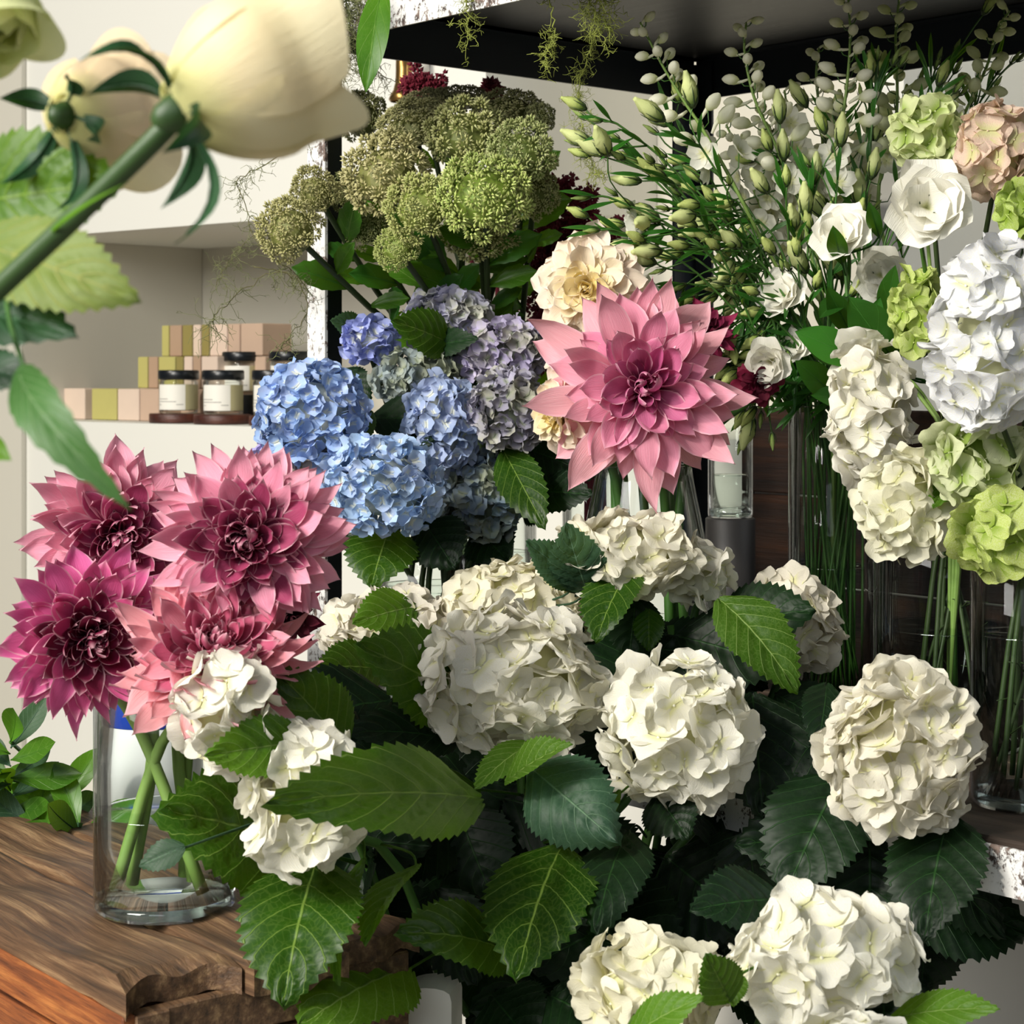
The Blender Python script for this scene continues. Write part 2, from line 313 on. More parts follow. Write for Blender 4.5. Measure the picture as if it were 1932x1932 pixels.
for k in range(5): box(g, rp(.006, .006+k*.134, SZ-.012), RA*(LA-.012), RB*.131, K3*.012, 0, .002)
part(g, 'shelf_board', MT['shelfwood'], rack, False, label='weathered lower shelf boards')
# ------------------------------------------------------------------ crates
KA = np.array([-.627, .779, 0]); KB = np.array([.779, .627, 0]); K0 = np.array([-.2797, 1.387, 0]); KZ = -.449
def kp(a, b, z): return K0+KA*a+KB*b+K3*Z(z)
cr = thing('wooden_crate', 'old brown wooden crate with plank top under the pink dahlia vase', 'crate', kp(0, 0, -.80))
def plank(b0, b1, a0, a1, arch, lift=0.0):
    nb, na = 14, 12; V = []; top = []; g = G()
    for i in range(na+1):
        for j in range(nb+1):
            x = j/nb; e = a0 + (arch*(1-(2*x-1)**2) if arch else 0) + .003*math.sin(x*9+b0*70)
            a = e+(a1-e)*(i/na)**1.3; edge = -.004 if (i == 0 or j in (0, nb)) else 0
            z = KZ+lift+.0022*math.sin(a*31+b0*40)+.0016*math.sin(x*8+a*17+b0*9)-.0022+edge*(.7+.5*math.sin(i*3+j))
            V.append(kp(a, b0+(b1-b0)*x, z))
    n0 = len(V); V += [v-K3*.020 for v in V]
    Fc = []
    for i in range(na):
        for j in range(nb):
            q = (i*(nb+1)+j, i*(nb+1)+j+1, (i+1)*(nb+1)+j+1, (i+1)*(nb+1)+j); Fc += [q, tuple(x+n0 for x in q[::-1])]
    ring = [j for j in range(nb+1)]+[i*(nb+1)+nb for i in range(1, na+1)]+[na*(nb+1)+j for j in range(nb-1, -1, -1)]+[i*(nb+1) for i in range(na-1, 0, -1)]
    for q in range(len(ring)): a, b = ring[q], ring[(q+1) % len(ring)]; Fc.append((a, a+n0, b+n0, b))
    g.add(V, Fc); return fix_normals(part(g, 'top_plank', MT['crate'], cr, False))
plank(.000, .098, .002, .56, .022); plank(.101, .185, -.012, .56, 0, .001); plank(.188, .265, .004, .56, 0)
for i, (z0, z1) in enumerate(((-.505, -.4715), (-.575, -.508), (-.645, -.578), (-.72, -.648), (-.80, -.723))):
    g = G(); box(g, kp(.004, -.002, z0), KA*.55, KB*.012, K3*(z1-z0), 0, .0015); part(g, 'side_board', MT['crateside'], cr, False)
    g = G(); box(g, kp(.006, .012, z0), KA*.012, KB*.245, K3*(z1-z0), 0, .0015); part(g, 'end_board', MT['crate'], cr, False)
g = G(); box(g, kp(.53, .012, -.80), KA*.012, KB*.245, K3*.328); part(g, 'back_board', MT['crate'], cr, False)
g = G(); box(g, kp(.02, .25, -.80), KA*.5, KB*.012, K3*.328); part(g, 'side_board', MT['crate'], cr, False)
g = G(); box(g, kp(.001, .008, -.80), KA*.005, KB*.028, K3*.328, 0, .001); part(g, 'corner_batten', MT['crate'], cr, False)
for (a, z) in ((.012, -.49), (.02, -.55), (.012, -.62)):
    g = G(); lathe(g, [(0, -.0015), (.0022, -.001), (.0022, .0005), (0, .0008)], kp(a, -.003, z), 10, 0, -KB); part(g, 'nail', MT['blackmetal'], cr)
lc = thing('wooden_crate', 'lower brown crate under the plank-topped crate', 'crate', kp(0, 0, -1.25))
for i in range(5):
    z0 = -1.245+i*.089
    g = G(); box(g, kp(.004, .002, z0), KA*.54, KB*.012, K3*.086, 0, .001); part(g, 'side_board', MT['crateside'], lc, False)
    g = G(); box(g, kp(.004, .016, z0), KA*.012, KB*.24, K3*.086, 0, .001); part(g, 'end_board', MT['crate'], lc, False)
# bench behind the crate
bn = thing('bench', 'low pale bench behind the brown crate', 'bench', P(60, 1700, 1.95)*[1, 1, 0])
BZ = -.56
g = G(); box(g, (-.95, 2.02, Z(BZ-.03)), (.72, 0, 0), (0, .42, 0), (0, 0, .03), 0, .003); part(g, 'bench_top', MT['panel'], bn, False)
for x in (-.92, -.30):
    for y in (2.05, 2.38): g = G(); box(g, (x, y, 0), (.04, 0, 0), (0, .04, 0), (0, 0, Z(BZ-.03))); part(g, 'leg', MT['panel'], bn, False)
bc = thing('wooden_crate', 'dark red-brown wooden crate standing at the back of the rack shelf', 'crate', rp(.2, .56, SZ))
for i in range(3):
    g = G(); box(g, rp(.20, .555, SZ+.001+i*.113), RA*1.1, RB*.012, K3*.110, 0, .0015); part(g, 'slat', MT['backcrate'], bc, False)
g = G(); box(g, rp(.20, .568, SZ+.001), RA*.012, RB*.09, K3*.335); part(g, 'end_board', MT['backcrate'], bc, False)
g = G(); box(g, rp(1.288, .568, SZ+.001), RA*.012, RB*.09, K3*.335); part(g, 'end_board', MT['backcrate'], bc, False)
# white post and bucket
g = G(); c = P(804, 1850, 1.62); x0 = P(755, 1850, 1.62)[0]; x1 = P(853, 1850, 1.62)[0]; prof = []; h = c[2]
for i in range(9): a = math.pi*i/8; prof.append((c[0]-(x1-x0)/2*math.cos(a)*1.0, h-.012+.012*math.sin(a)**.6))
V = [(x0, 1.60, 0)]+[(p[0], 1.60, p[1]) for p in prof]+[(x1, 1.60, 0)]; n0 = len(V); V += [(a+.008, 1.64, b) for a, _, b in V]
g.add(V, [tuple(range(n0)), tuple(range(n0, 2*n0))[::-1]]+[(i, i+n0, (i+1) % n0+n0, (i+1) % n0) for i in range(n0)])
fix_normals(solo(g, 'wooden_post', MT['wall'], 'white painted post with rounded top under the green hydrangea leaves', 'post', (c[0], 1.62, 0), smooth=False))
# ------------------------------------------------------------------ glass vases
def vase(name, label, c, prof, wz=None, n=40, foot=.012, rootmat='glass', group=None):
    """c = centre of base, prof = outer (r,h) list; wz = water height"""
    r = thing(name, label, 'vase', c, group); th = .0032
    g = G(); inner = [(max(a-th, .001), b) for a, b in prof if b > foot]; inner = [(inner[0][0], foot)]+inner
    rim = [(prof[-1][0]-th*.5, prof[-1][1]+th*.4)]
    lathe(g, [(.001, 0)]+prof+rim+inner[::-1]+[(.001, foot)], c, n); part(g, 'glass_body', MT[rootmat], r)
    g = G(); lathe(g, [(.001, .001), (prof[0][0]-.004, .001), (prof[0][0]-.001, .004), (prof[0][0]-.001, foot-.003), (prof[0][0]-.004, foot-.0005), (.001, foot-.0005)], c, n); part(g, 'glass_foot', MT['glassbase'], r)
    if wz:
        def rad(h):
            for (a, b), (a2, b2) in zip(prof, prof[1:]):
                if b <= h <= b2: return a+(a2-a)*(h-b)/max(b2-b, 1e-6)
            return prof[-1][0]
        hs = [foot+.0005]+[b for _, b in prof if foot+.001 < b < wz]+[wz]
        g = G(); lathe(g, [(.001, foot+.0005)]+[(rad(h)-th-.0006, h) for h in hs]+[(.001, wz)], c, n); part(g, 'water', MT['water'], r)
        g = G(); lathe(g, [(rad(wz)-th-.0009, wz), (rad(wz)-th-.0009, wz+.0012), (rad(wz)-th-.004, wz+.0003)], c, n); part(g, 'water_edge', MT['glassbase'], r)
    return r
VC = np.array([-.2907, 1.60, Z(KZ)+.0005]); VR = .0593
vase('cylinder_vase', 'clear cylinder vase of pink dahlias standing on the wooden crate', VC, [(VR-.003, 0), (VR, .004), (VR, .06), (VR, .12), (VR, .195)], .080, 64, .011)
CV = P(1215, 700, 2.0); CV[2] = Z(SZ)+.0005
vase('flared_vase', 'clear tapering vase under the large pink dahlia', CV, [(.098, 0), (.104, .005), (.104, .02), (.088, .10), (.066, .20), (.052, .27), (.050, .285)], .12)
V1 = P(1570, 700, 2.1); V1[2] = Z(SZ)+.0005
vase('cylinder_vase', 'tall narrow clear cylinder vase of lisianthus and delphinium stems', V1, [(.046, 0), (.048, .004), (.048, .15), (.048, .345)], .17)
V2 = P(1790, 700, 1.97); V2[2] = Z(SZ)+.0005
vase('cylinder_vase', 'wide clear cylinder vase with thin green stems behind the white hydrangea', V2, [(.074, 0), (.076, .004), (.076, .12), (.076, .30)], .12)
V3 = P(1938, 700, 1.70); V3[2] = Z(SZ)+.0005
vase('cylinder_vase', 'clear cylinder vase at the shelf edge under the lime hydrangea', V3, [(.048, 0), (.050, .004), (.050, .12), (.050, .24)], .15)
V4 = P(1378, 700, 2.30); V4[2] = Z(-.176)
tin = G(); lathe(tin, [(.001, 0), (.029, 0), (.030, .002), (.030, .2065), (.0285, .208), (.001, .208)], (V4[0], V4[1], Z(SZ)+.0005), 32)
solo(tin, 'metal_tin', plain('black_matte_tin', '#2c2a29', .55, .05), 'black round tin holding up a small clear vase', 'tin', (V4[0], V4[1], Z(SZ)+.0005))
vase('cylinder_vase', 'small clear cylinder vase standing on the black tin', V4, [(.026, 0), (.027, .004), (.027, .06), (.027, .133)], .05)
V5 = np.array([-.088, 2.25, Z(SZ)+.0005])
vase('cylinder_vase', 'wide clear vase holding the blue hydrangeas beside the rack post', V5, [(.074, 0), (.078, .004), (.078, .1), (.078, .20)], .13)
V6 = np.array([-.028, 2.46, Z(SZ)+.0005])
vase('cylinder_vase', 'clear vase holding the green sedum bunch', V6, [(.056, 0), (.06, .004), (.06, .1), (.06, .30)], .15)
V7 = P(1120, 700, 2.42); V7[2] = Z(SZ)+.0005
vase('cylinder_vase', 'clear vase holding the dark red amaranth', V7, [(.036, 0), (.04, .004), (.04, .1), (.04, .28)], .12)
# ------------------------------------------------------------------ plant templates
def grid(nu, nv, f):
    V = []; uv = []
    for i in range(nu+1):
        for j in range(nv+1): u = i/nu; v = 2*j/nv-1; V.append(f(u, v)); uv.append((u, v))
    Fc = [(i*(nv+1)+j, (i+1)*(nv+1)+j, (i+1)*(nv+1)+j+1, i*(nv+1)+j+1) for i in range(nu) for j in range(nv)]
    return np.array(V), Fc, np.array(uv)
def floret_tpl(seed, wide=.70, nu=6, nv=6, cup=.25, centre=True):
    r = random.Random(seed); g = G()
    for k in range(4):
        a0 = k*math.pi/2+r.uniform(-.12, .12); L = r.uniform(.88, 1.08); W_ = wide*r.uniform(.88, 1.12); lay = .05*(k % 2); cu = cup*r.uniform(.4, 1.5); curl = r.uniform(-.35, .12); ph = r.uniform(0, 6); tw = r.uniform(-.25, .25)
        def f(u, v):
            ww = W_*math.sin(math.pi*(.10+.78*u))**.62
            x = L*(.03+.97*u)-.26*L*v*v*u*u*u+.02*L*math.sin(v*6+ph)*u; y = ww*v
            z = lay+cu*u*u*.9+.22*v*v*ww+curl*u**4+.05*math.sin(4*v+ph)*u+tw*v*ww*u
            return (x*math.cos(a0)-y*math.sin(a0), x*math.sin(a0)+y*math.cos(a0), z)
        V, Fc, uv = grid(nu, nv, f); g.add(V, Fc, uv)
    if centre: lathe(g, [(.001, .09), (.05, .07), (.07, .03), (.05, 0), (.001, -.02)], (0, 0, 0), 6)
    tube(g, [(0, 0, 0), (0, 0, -.9)], [.035, .03], 4)
    return np.vstack(g.V), g.F, np.vstack(g.UV)
FT = [floret_tpl(i) for i in range(7)]; FTS = [floret_tpl(50+i, .66, 3, 2, .5, False) for i in range(6)]
def tpl_mesh(T, name, mat): g = G(); g.add(*T); return g.mesh(name, mat)
MESHC = {}
def shared(key, T, name, mat):
    if key not in MESHC: MESHC[key] = tpl_mesh(T, name, mat)
    return MESHC[key]
CAMP = np.array([0, 0, CZ])
def rand_frame(z, jit, rnd):
    z = nrm(z+rnd.normal(0, jit, 3)); x, y, z = basis(z); a = rnd.uniform(0, 6.283); return x*math.cos(a)+y*math.sin(a), -x*math.sin(a)+y*math.cos(a), z
def hyd_head(parent, c, rad, fr, mk, color, seed, nparts=90, dens=1.0, jit=.38, up=None):
    """mophead: florets over an ellipsoid; those that face the viewer are parts, the rest one mesh with the core"""
    rnd = np.random.default_rng(seed); rad = np.asarray(rad, float); big = nparts > 0; T = FT if big else FTS
    R = (rad[0]*rad[1]*rad[2])**(1/3); n = int(4*math.pi*R*R/(math.pi*fr*fr*.46)*dens); pts = []
    lump = rnd.normal(0, 1, (6, 3)); lump /= np.linalg.norm(lump, axis=1)[:, None]
    for i in range(n):
        zz = 1-2*(i+.5)/n; a = i*2.39996; s = math.sqrt(1-zz*zz); d = nrm(np.array([s*math.cos(a), s*math.sin(a), zz])+rnd.normal(0, .05, 3))
        if d[2] < -.93: continue
        k = 1+.10*max((d@lump.T).max()-.6, -.2)*2-.03; rr = rnd.uniform(.84, 1.0)*k
        p = d*(rad-fr*.2)*rr; nn = nrm(d/rad); pts.append((float(nn@nrm(CAMP-c)), p, nn))
    pts.sort(key=lambda q: -q[0]); g = G(); V, Fc, uv = grid(10, 12, lambda u, v: (math.sin(math.pi*u)*math.cos(math.pi*v)*rad[0]*.62, math.sin(math.pi*u)*math.sin(math.pi*v)*rad[1]*.62, math.cos(math.pi*u)*rad[2]*.62))
    g.add(V+c, Fc, np.zeros_like(uv)); kids = []
    for i, (_, p, nn) in enumerate(pts):
        x, y, z = rand_frame(nn, jit, rnd); s = fr*rnd.uniform(.82, 1.16); k = int(rnd.integers(len(T)))
        if i < nparts: kids.append((k, x, y, z, p, s))
        else: g.tr(T[k], frame_mat(x, y, z, c+p, (s, s, s)))
    h = part(g, 'flower_head', MT[mk], parent, True, color, c)
    for k, x, y, z, p, s in kids:
        o = bpy.data.objects.new('floret', shared((mk, k), T[k], 'floret', MT[mk])); COL.objects.link(o); o.parent = h
        o.matrix_local = Matrix(frame_mat(x, y, z, p, (s, s, s)).tolist())
        q = rnd.uniform(.95, 1.04); o.color = tuple(min(1, color[j]*q) for j in range(3))+(1,)
    return h
def outline(u, kind):
    if kind == 'hyd':
        b = math.sin(math.pi*min(1, u**.74))**.72 if 0 < u < 1 else 0; return b*(1-.30*max(0, (u-.72)/.28)**1.0)
    if kind == 'rose': return (math.sin(math.pi*u**.85)**.8 if 0 < u < 1 else 0)*(1-.25*max(0, (u-.75)/.25))
    if kind == 'plain': return math.sin(math.pi*u**1.15)**.85 if 0 < u < 1 else 0
    if kind == 'blade': return (math.sin(math.pi*min(1, .12+.88*u))**.6 if u < 1 else 0)
    return math.sin(math.pi*u)
def leaf(parent, base, tip, width, mk='leaf', kind='hyd', tilt=0.0, bow=.06, droop=0.0, fold=.12, wave=.05, teeth=17, nu=None, nv=12, seed=0, name='leaf', nhint=None, veins=7.0, roll=0.0, pet=None, color=None):
    base = np.asarray(base, float); tip = np.asarray(tip, float); rnd = random.Random(seed*31+int(abs(base[0])*1e4)); ph = rnd.uniform(0, 6)
    T = tip-base; L = np.linalg.norm(T); t = T/L; mid = (base+tip)/2
    n0 = nrm(CAMP-mid)+np.array([-.15, 0, .35]) if nhint is None else np.asarray(nhint, float)
    side = nrm(np.cross(t, n0)); n = np.cross(side, t); side = rotax(side, t, tilt); n = rotax(n, t, tilt)
    if nu is None: nu = teeth*2+2 if teeth else 14
    def f(u, v):
        w = width/2*outline(min(max(u, .012), 1), kind); av = abs(v); tooth = 0; sl = 0
        if teeth and 0 < u < 1:
            s = (u*teeth) % 1.0; tooth = (.075 if s < .5 else -.02)*width/2*(av**6)*min(1, 5*(1-u)+.2)
            sl = .018*L*(av**6) if s < .5 else 0
        q = ((u-av**1.05*.62/2.2)*veins) % 1.0; quilt = math.sin(math.pi*q)*.006*width/.1*(1-av**4)*math.sin(math.pi*min(1, av*3+.1)/1.0 if av < .3 else math.pi/2) if teeth else 0
        ww = (w+tooth)
        c = base+T*(u)+n*(bow*L*4*u*(1-u))-K3*(droop*L*u*u)
        fx = ww*v; up_ = fold*abs(fx)+wave*width*math.sin(u*9+ph+v*1.5)*av*av*.5+quilt-roll*width*(av**2.5)*.5
        return c+side*fx*(1-.12*abs(fold))+n*up_+t*sl+t*(.05*L*av*w/(width/2)*(1-u))
    V, Fc, uv = grid(nu, nv, f); g = G(); g.add(V, Fc, uv)
    rw = max(.0009, width*.012); tube(g, [base+T*(i/6)*.9+n*(bow*L*4*(i/6*.9)*(1-i/6*.9)-rw*.3)-K3*(droop*L*(i/6*.9)**2) for i in range(7)], [rw, rw*.3], 5)
    if pet is not None: tube(g, bez([base+t*.004, base-t*min(.02, L*.15)*.6+(np.asarray(pet)-base)*.3, pet], 8), [rw*1.1, rw*1.5], 6)
    return part(g, name, MT[mk], parent, True, color)
def stem_tube(parent, pts, r, mk='stem', n=7, name='stem', steps=16):
    path = bez(pts, steps); g = G(); tube(g, path, r, n); part(g, name, MT[mk], parent); return path
def nearest(path, p, lower=True):
    best = min(path, key=lambda q: np.linalg.norm(q-p)+(max(0, q[2]-p[2])*2 if lower else 0)); return best
# ------------------------------------------------------------------ white hydrangeas in front
WH = lin('#fcfaf0'); WH2 = lin('#f1f2f6'); 
BUNCH = np.array([.06, 1.82, Z(-1.12)])
def hydrangea(label, cx, cy, D, rx, ry, depth=.95, leaves=(), color=WH, mk='white', fr=.021, seed=1, root=None, mid=None, nparts=92, jit=.42, group=None, stemr=.0042, extra=0, cat='hydrangea', dens=1.0):
    c = P(cx, cy, D); rx_, ry_ = rx*D/F-fr*.2, ry*D/F-fr*.2; root = BUNCH if root is None else np.asarray(root, float)
    th = thing('hydrangea', label, cat, c-K3*ry_, group)
    hyd_head(th, c, (rx_, (rx_+ry_)/2*depth, ry_), fr, mk, color, seed, nparts, dens, jit)
    away = nrm(c-CAMP)*.04; m = c+away-K3*(ry_*.9+.05) if mid is None else np.asarray(mid, float)
    rr = np.array([random.uniform(-.035, .035), random.uniform(-.03, .03), 0])
    path = stem_tube(th, [c, c+away*.6-K3*ry_*.5, m, m*.5+(root+rr)*.5+np.array([0, .03, .02]) if D < 1.6 or root is BUNCH else (m+root+rr)/2, root+rr], stemr, 'stem' if stemr > .0036 else 'darkstem')
    for i, lf in enumerate(leaves):
        bx, by, bD, tx, ty, tD, w_ = lf[:7]; kw = dict(lf[7]) if len(lf) > 7 else {}
        b = P(bx, by, bD); w_ = w_*(bD+tD)/2/F; kw.setdefault('mk', 'leaf'); kw.setdefault('seed', seed*7+i)
        leaf(th, b, P(tx, ty, tD), w_, pet=nearest(path, b), **kw)
    rnd = random.Random(seed*13)
    for k in range(extra):
        q = path[rnd.randint(len(path)//4, len(path)*2//3)]; a = rnd.uniform(0, 6.28); d = np.array([math.cos(a), math.sin(a)*.5+.25, rnd.uniform(-.5, .3)]); d = nrm(d); L = rnd.uniform(.10, .15)
        leaf(th, q+d*.03, q+d*(.03+L), L*.62, 'leafd', pet=q, seed=seed*17+k, droop=.15)
    return th
GW = None
hydrangea('white hydrangea leaning in front of the dahlia vase, shaped tall and narrow', 425, 1345, 1.44, 100, 128, .8, [
    (575, 1398, 1.45, 384, 1426, 1.39, 118, dict(mk='leafl', tilt=-.35, fold=.2, bow=.03)),
    (650, 1415, 1.52, 512, 1258, 1.48, 140, dict(mk='leaf', tilt=.15, fold=.25, bow=.08)),
    (570, 1600, 1.56, 300, 1537, 1.46, 260, dict(mk='leaf', tilt=.1, fold=.12, droop=-.02, bow=.05, roll=.15)),
    (350, 1598, 1.42, 262, 1636, 1.42, 58, dict(mk='leafb', teeth=9))], seed=2, mid=P(640, 1500, 1.6), dens=.9)
hydrangea('white hydrangea half covered by a long horizontal green leaf', 575, 1508, 1.44, 114, 150, .85, [
    (905, 1508, 1.52, 497, 1518, 1.31, 195, dict(mk='leaf', tilt=-.1, bow=.05, fold=.1, wave=.10, veins=7)),
    (600, 1625, 1.5, 535, 1905, 1.40, 235, dict(mk='leaf', tilt=.1, bow=.08, fold=.15)),
    (690, 1620, 1.52, 640, 1860, 1.46, 110, dict(mk='leafl', tilt=.9, bow=.1, fold=.2)),
    (790, 1635, 1.55, 688, 1785, 1.45, 105, dict(mk='leafl', tilt=.7, fold=.3))], seed=3, mid=P(760, 1650, 1.62), dens=.9, extra=1)
hydrangea('pale white hydrangea lying low behind a toothed leaf, nearest the rack post', 742, 1195, 1.92, 150, 82, .8, [
    (785, 1145, 1.90, 664, 1178, 1.84, 100, dict(mk='leafl', tilt=-.1)),
    (720, 1265, 1.85, 592, 1262, 1.80, 110, dict(mk='leaf', tilt=.2, fold=.2)),
    (870, 1330, 1.76, 668, 1214, 1.66, 185, dict(mk='leaf', tilt=.05, fold=.12, bow=.07))], seed=4, mid=P(880, 1350, 1.95), color=lin('#efe9de'))
hydrangea('creamy white hydrangea mounded right behind the largest white one', 985, 1145, 1.92, 152, 100, .8, [
    (1110, 1120, 1.84, 1068, 985, 1.80, 115, dict(mk='leafb', tilt=-.1, bow=.08, fold=.1)),
    (1085, 1105, 1.84, 990, 1020, 1.81, 80, dict(mk='leafb', tilt=.2)),
    (1190, 1075, 1.84, 1125, 1215, 1.78, 125, dict(mk='leaf', tilt=.35, fold=.3)),
    (1200, 1120, 1.86, 1185, 1250, 1.84, 110, dict(mk='leafd', tilt=-.3))], seed=5, mid=P(1060, 1300, 1.98), color=lin('#f6f1dc'), jit=.3)
hydrangea('largest white hydrangea, round and full at the centre of the bunch', 962, 1285, 1.70, 190, 148, .9, [
    (1000, 1448, 1.62, 1165, 1590, 1.56, 175, dict(mk='leafb', tilt=.1, bow=.08, roll=.25)),
    (905, 1490, 1.68, 720, 1480, 1.62, 90, dict(mk='leaf', tilt=.5)),
    (955, 1478, 1.60, 1082, 1405, 1.56, 88, dict(mk='leafl', tilt=-.5, fold=.4)),
    (1010, 1400, 1.66, 895, 1490, 1.60, 80, dict(mk='leafl', tilt=.3)),
    (860, 1400, 1.72, 640, 1385, 1.64, 120, dict(mk='leafd', tilt=.3))], seed=6, mid=P(985, 1500, 1.74), fr=.023)
hydrangea('white hydrangea rising behind the blue-green leaf below the flared vase', 1190, 1048, 1.85, 150, 88, .8, [
    (1225, 1150, 1.84, 1225, 1230, 1.82, 60, dict(mk='leaf'))], seed=7, mid=P(1180, 1250, 1.9), color=lin('#f6f2e2'), jit=.3)
hydrangea('smaller white hydrangea tucked beside the black tin', 1322, 1090, 1.88, 66, 72, .9, [
    (1290, 1180, 1.92, 1430, 1262, 1.88, 110, dict(mk='leafd', tilt=.2)),
    (1210, 1230, 1.88, 1400, 1235, 1.86, 130, dict(mk='leafd', tilt=-.2))], seed=8, mid=P(1290, 1260, 1.9), nparts=70)
hydrangea('boxy white hydrangea with open florets, just under the dark gap in the leaves', 1278, 1382, 1.66, 156, 152, .9, [
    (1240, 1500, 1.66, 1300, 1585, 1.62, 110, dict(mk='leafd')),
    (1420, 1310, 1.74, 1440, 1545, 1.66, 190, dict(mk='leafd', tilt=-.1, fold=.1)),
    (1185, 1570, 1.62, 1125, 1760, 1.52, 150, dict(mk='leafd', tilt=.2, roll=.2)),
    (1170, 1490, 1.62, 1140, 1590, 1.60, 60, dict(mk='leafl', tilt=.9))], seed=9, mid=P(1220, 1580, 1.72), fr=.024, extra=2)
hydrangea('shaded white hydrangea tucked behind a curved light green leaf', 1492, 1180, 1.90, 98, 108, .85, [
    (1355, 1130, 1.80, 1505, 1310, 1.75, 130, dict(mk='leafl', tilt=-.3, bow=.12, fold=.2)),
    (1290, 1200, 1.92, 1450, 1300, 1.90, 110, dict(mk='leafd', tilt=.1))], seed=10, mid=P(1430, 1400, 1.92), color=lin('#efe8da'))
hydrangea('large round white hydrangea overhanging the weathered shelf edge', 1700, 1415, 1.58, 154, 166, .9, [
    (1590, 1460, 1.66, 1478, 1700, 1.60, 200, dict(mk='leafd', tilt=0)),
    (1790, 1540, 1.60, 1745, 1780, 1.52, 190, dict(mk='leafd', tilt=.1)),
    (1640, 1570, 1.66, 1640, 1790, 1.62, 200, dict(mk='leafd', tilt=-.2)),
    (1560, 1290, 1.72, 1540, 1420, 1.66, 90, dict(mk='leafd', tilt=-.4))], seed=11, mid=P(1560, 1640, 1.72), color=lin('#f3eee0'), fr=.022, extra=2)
B2 = np.array([.22, 1.42, Z(-1.12)])
hydrangea('wide white hydrangea low in the bunch with one big open floret', 1562, 1808, 1.42, 188, 118, .9, [
    (1385, 1835, 1.38, 1385, 1900, 1.36, 55, dict(mk='leafl')),
    (1680, 1925, 1.42, 1888, 1905, 1.36, 90, dict(mk='leafl', tilt=-.3)),
    (1480, 1700, 1.52, 1300, 1720, 1.48, 150, dict(mk='leafd', tilt=.2))], seed=12, root=B2, fr=.023)
hydrangea('cream-centred white hydrangea low in the bunch beside a bright pointed leaf', 1225, 1862, 1.46, 150, 112, .9, [
    (1375, 1890, 1.36, 1330, 1798, 1.34, 95, dict(mk='leaf', tilt=.2)),
    (1180, 1965, 1.36, 1330, 1880, 1.33, 90, dict(mk='leafl', tilt=-.2)),
    (1230, 1760, 1.58, 1110, 1840, 1.54, 160, dict(mk='leafd', tilt=.2))], seed=13, root=B2, color=lin('#f7f3dc'), fr=.022)
hydrangea('topmost edge of a white hydrangea cut off below the wide low one', 1590, 1985, 1.32, 130, 74, .9, [], seed=14, root=B2, nparts=60)
# leafy stems inside the bunch, most leaves painted shade-dark
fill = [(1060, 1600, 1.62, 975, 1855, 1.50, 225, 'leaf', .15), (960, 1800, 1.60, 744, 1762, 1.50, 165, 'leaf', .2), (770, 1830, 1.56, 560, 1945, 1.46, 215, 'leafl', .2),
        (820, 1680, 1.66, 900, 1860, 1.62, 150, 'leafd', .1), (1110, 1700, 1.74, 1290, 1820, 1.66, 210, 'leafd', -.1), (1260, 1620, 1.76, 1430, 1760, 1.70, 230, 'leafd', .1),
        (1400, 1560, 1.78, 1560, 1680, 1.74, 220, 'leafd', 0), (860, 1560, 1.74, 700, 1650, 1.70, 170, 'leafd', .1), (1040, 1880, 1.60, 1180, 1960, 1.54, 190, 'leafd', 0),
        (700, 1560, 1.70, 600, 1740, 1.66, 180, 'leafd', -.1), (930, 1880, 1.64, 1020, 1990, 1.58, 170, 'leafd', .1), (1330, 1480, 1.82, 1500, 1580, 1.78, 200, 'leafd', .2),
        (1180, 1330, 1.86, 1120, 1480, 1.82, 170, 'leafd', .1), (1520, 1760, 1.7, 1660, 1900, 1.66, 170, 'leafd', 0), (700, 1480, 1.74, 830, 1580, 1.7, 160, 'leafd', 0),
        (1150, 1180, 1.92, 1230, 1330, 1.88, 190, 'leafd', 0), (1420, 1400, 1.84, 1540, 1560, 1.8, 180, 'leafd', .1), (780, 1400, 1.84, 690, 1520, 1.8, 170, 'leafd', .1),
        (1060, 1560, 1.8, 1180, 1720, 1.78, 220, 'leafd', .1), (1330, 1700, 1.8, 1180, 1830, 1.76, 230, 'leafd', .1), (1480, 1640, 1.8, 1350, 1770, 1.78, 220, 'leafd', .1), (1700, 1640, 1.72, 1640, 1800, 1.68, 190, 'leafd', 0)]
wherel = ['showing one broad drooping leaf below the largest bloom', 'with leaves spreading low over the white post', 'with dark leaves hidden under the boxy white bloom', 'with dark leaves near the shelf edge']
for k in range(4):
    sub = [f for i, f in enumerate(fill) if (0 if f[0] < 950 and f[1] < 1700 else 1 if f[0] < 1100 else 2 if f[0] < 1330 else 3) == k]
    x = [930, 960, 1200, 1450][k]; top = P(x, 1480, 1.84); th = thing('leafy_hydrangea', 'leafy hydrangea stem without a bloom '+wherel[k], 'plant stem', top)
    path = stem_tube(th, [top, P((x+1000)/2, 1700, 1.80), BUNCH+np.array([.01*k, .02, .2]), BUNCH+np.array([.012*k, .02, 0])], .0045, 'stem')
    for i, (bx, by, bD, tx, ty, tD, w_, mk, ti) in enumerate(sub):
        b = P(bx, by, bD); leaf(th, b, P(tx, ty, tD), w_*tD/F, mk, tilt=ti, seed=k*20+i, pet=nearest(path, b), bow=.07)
rf = random.Random(77)  # extra filler leaves, added in near-black green to darken the bunch interior
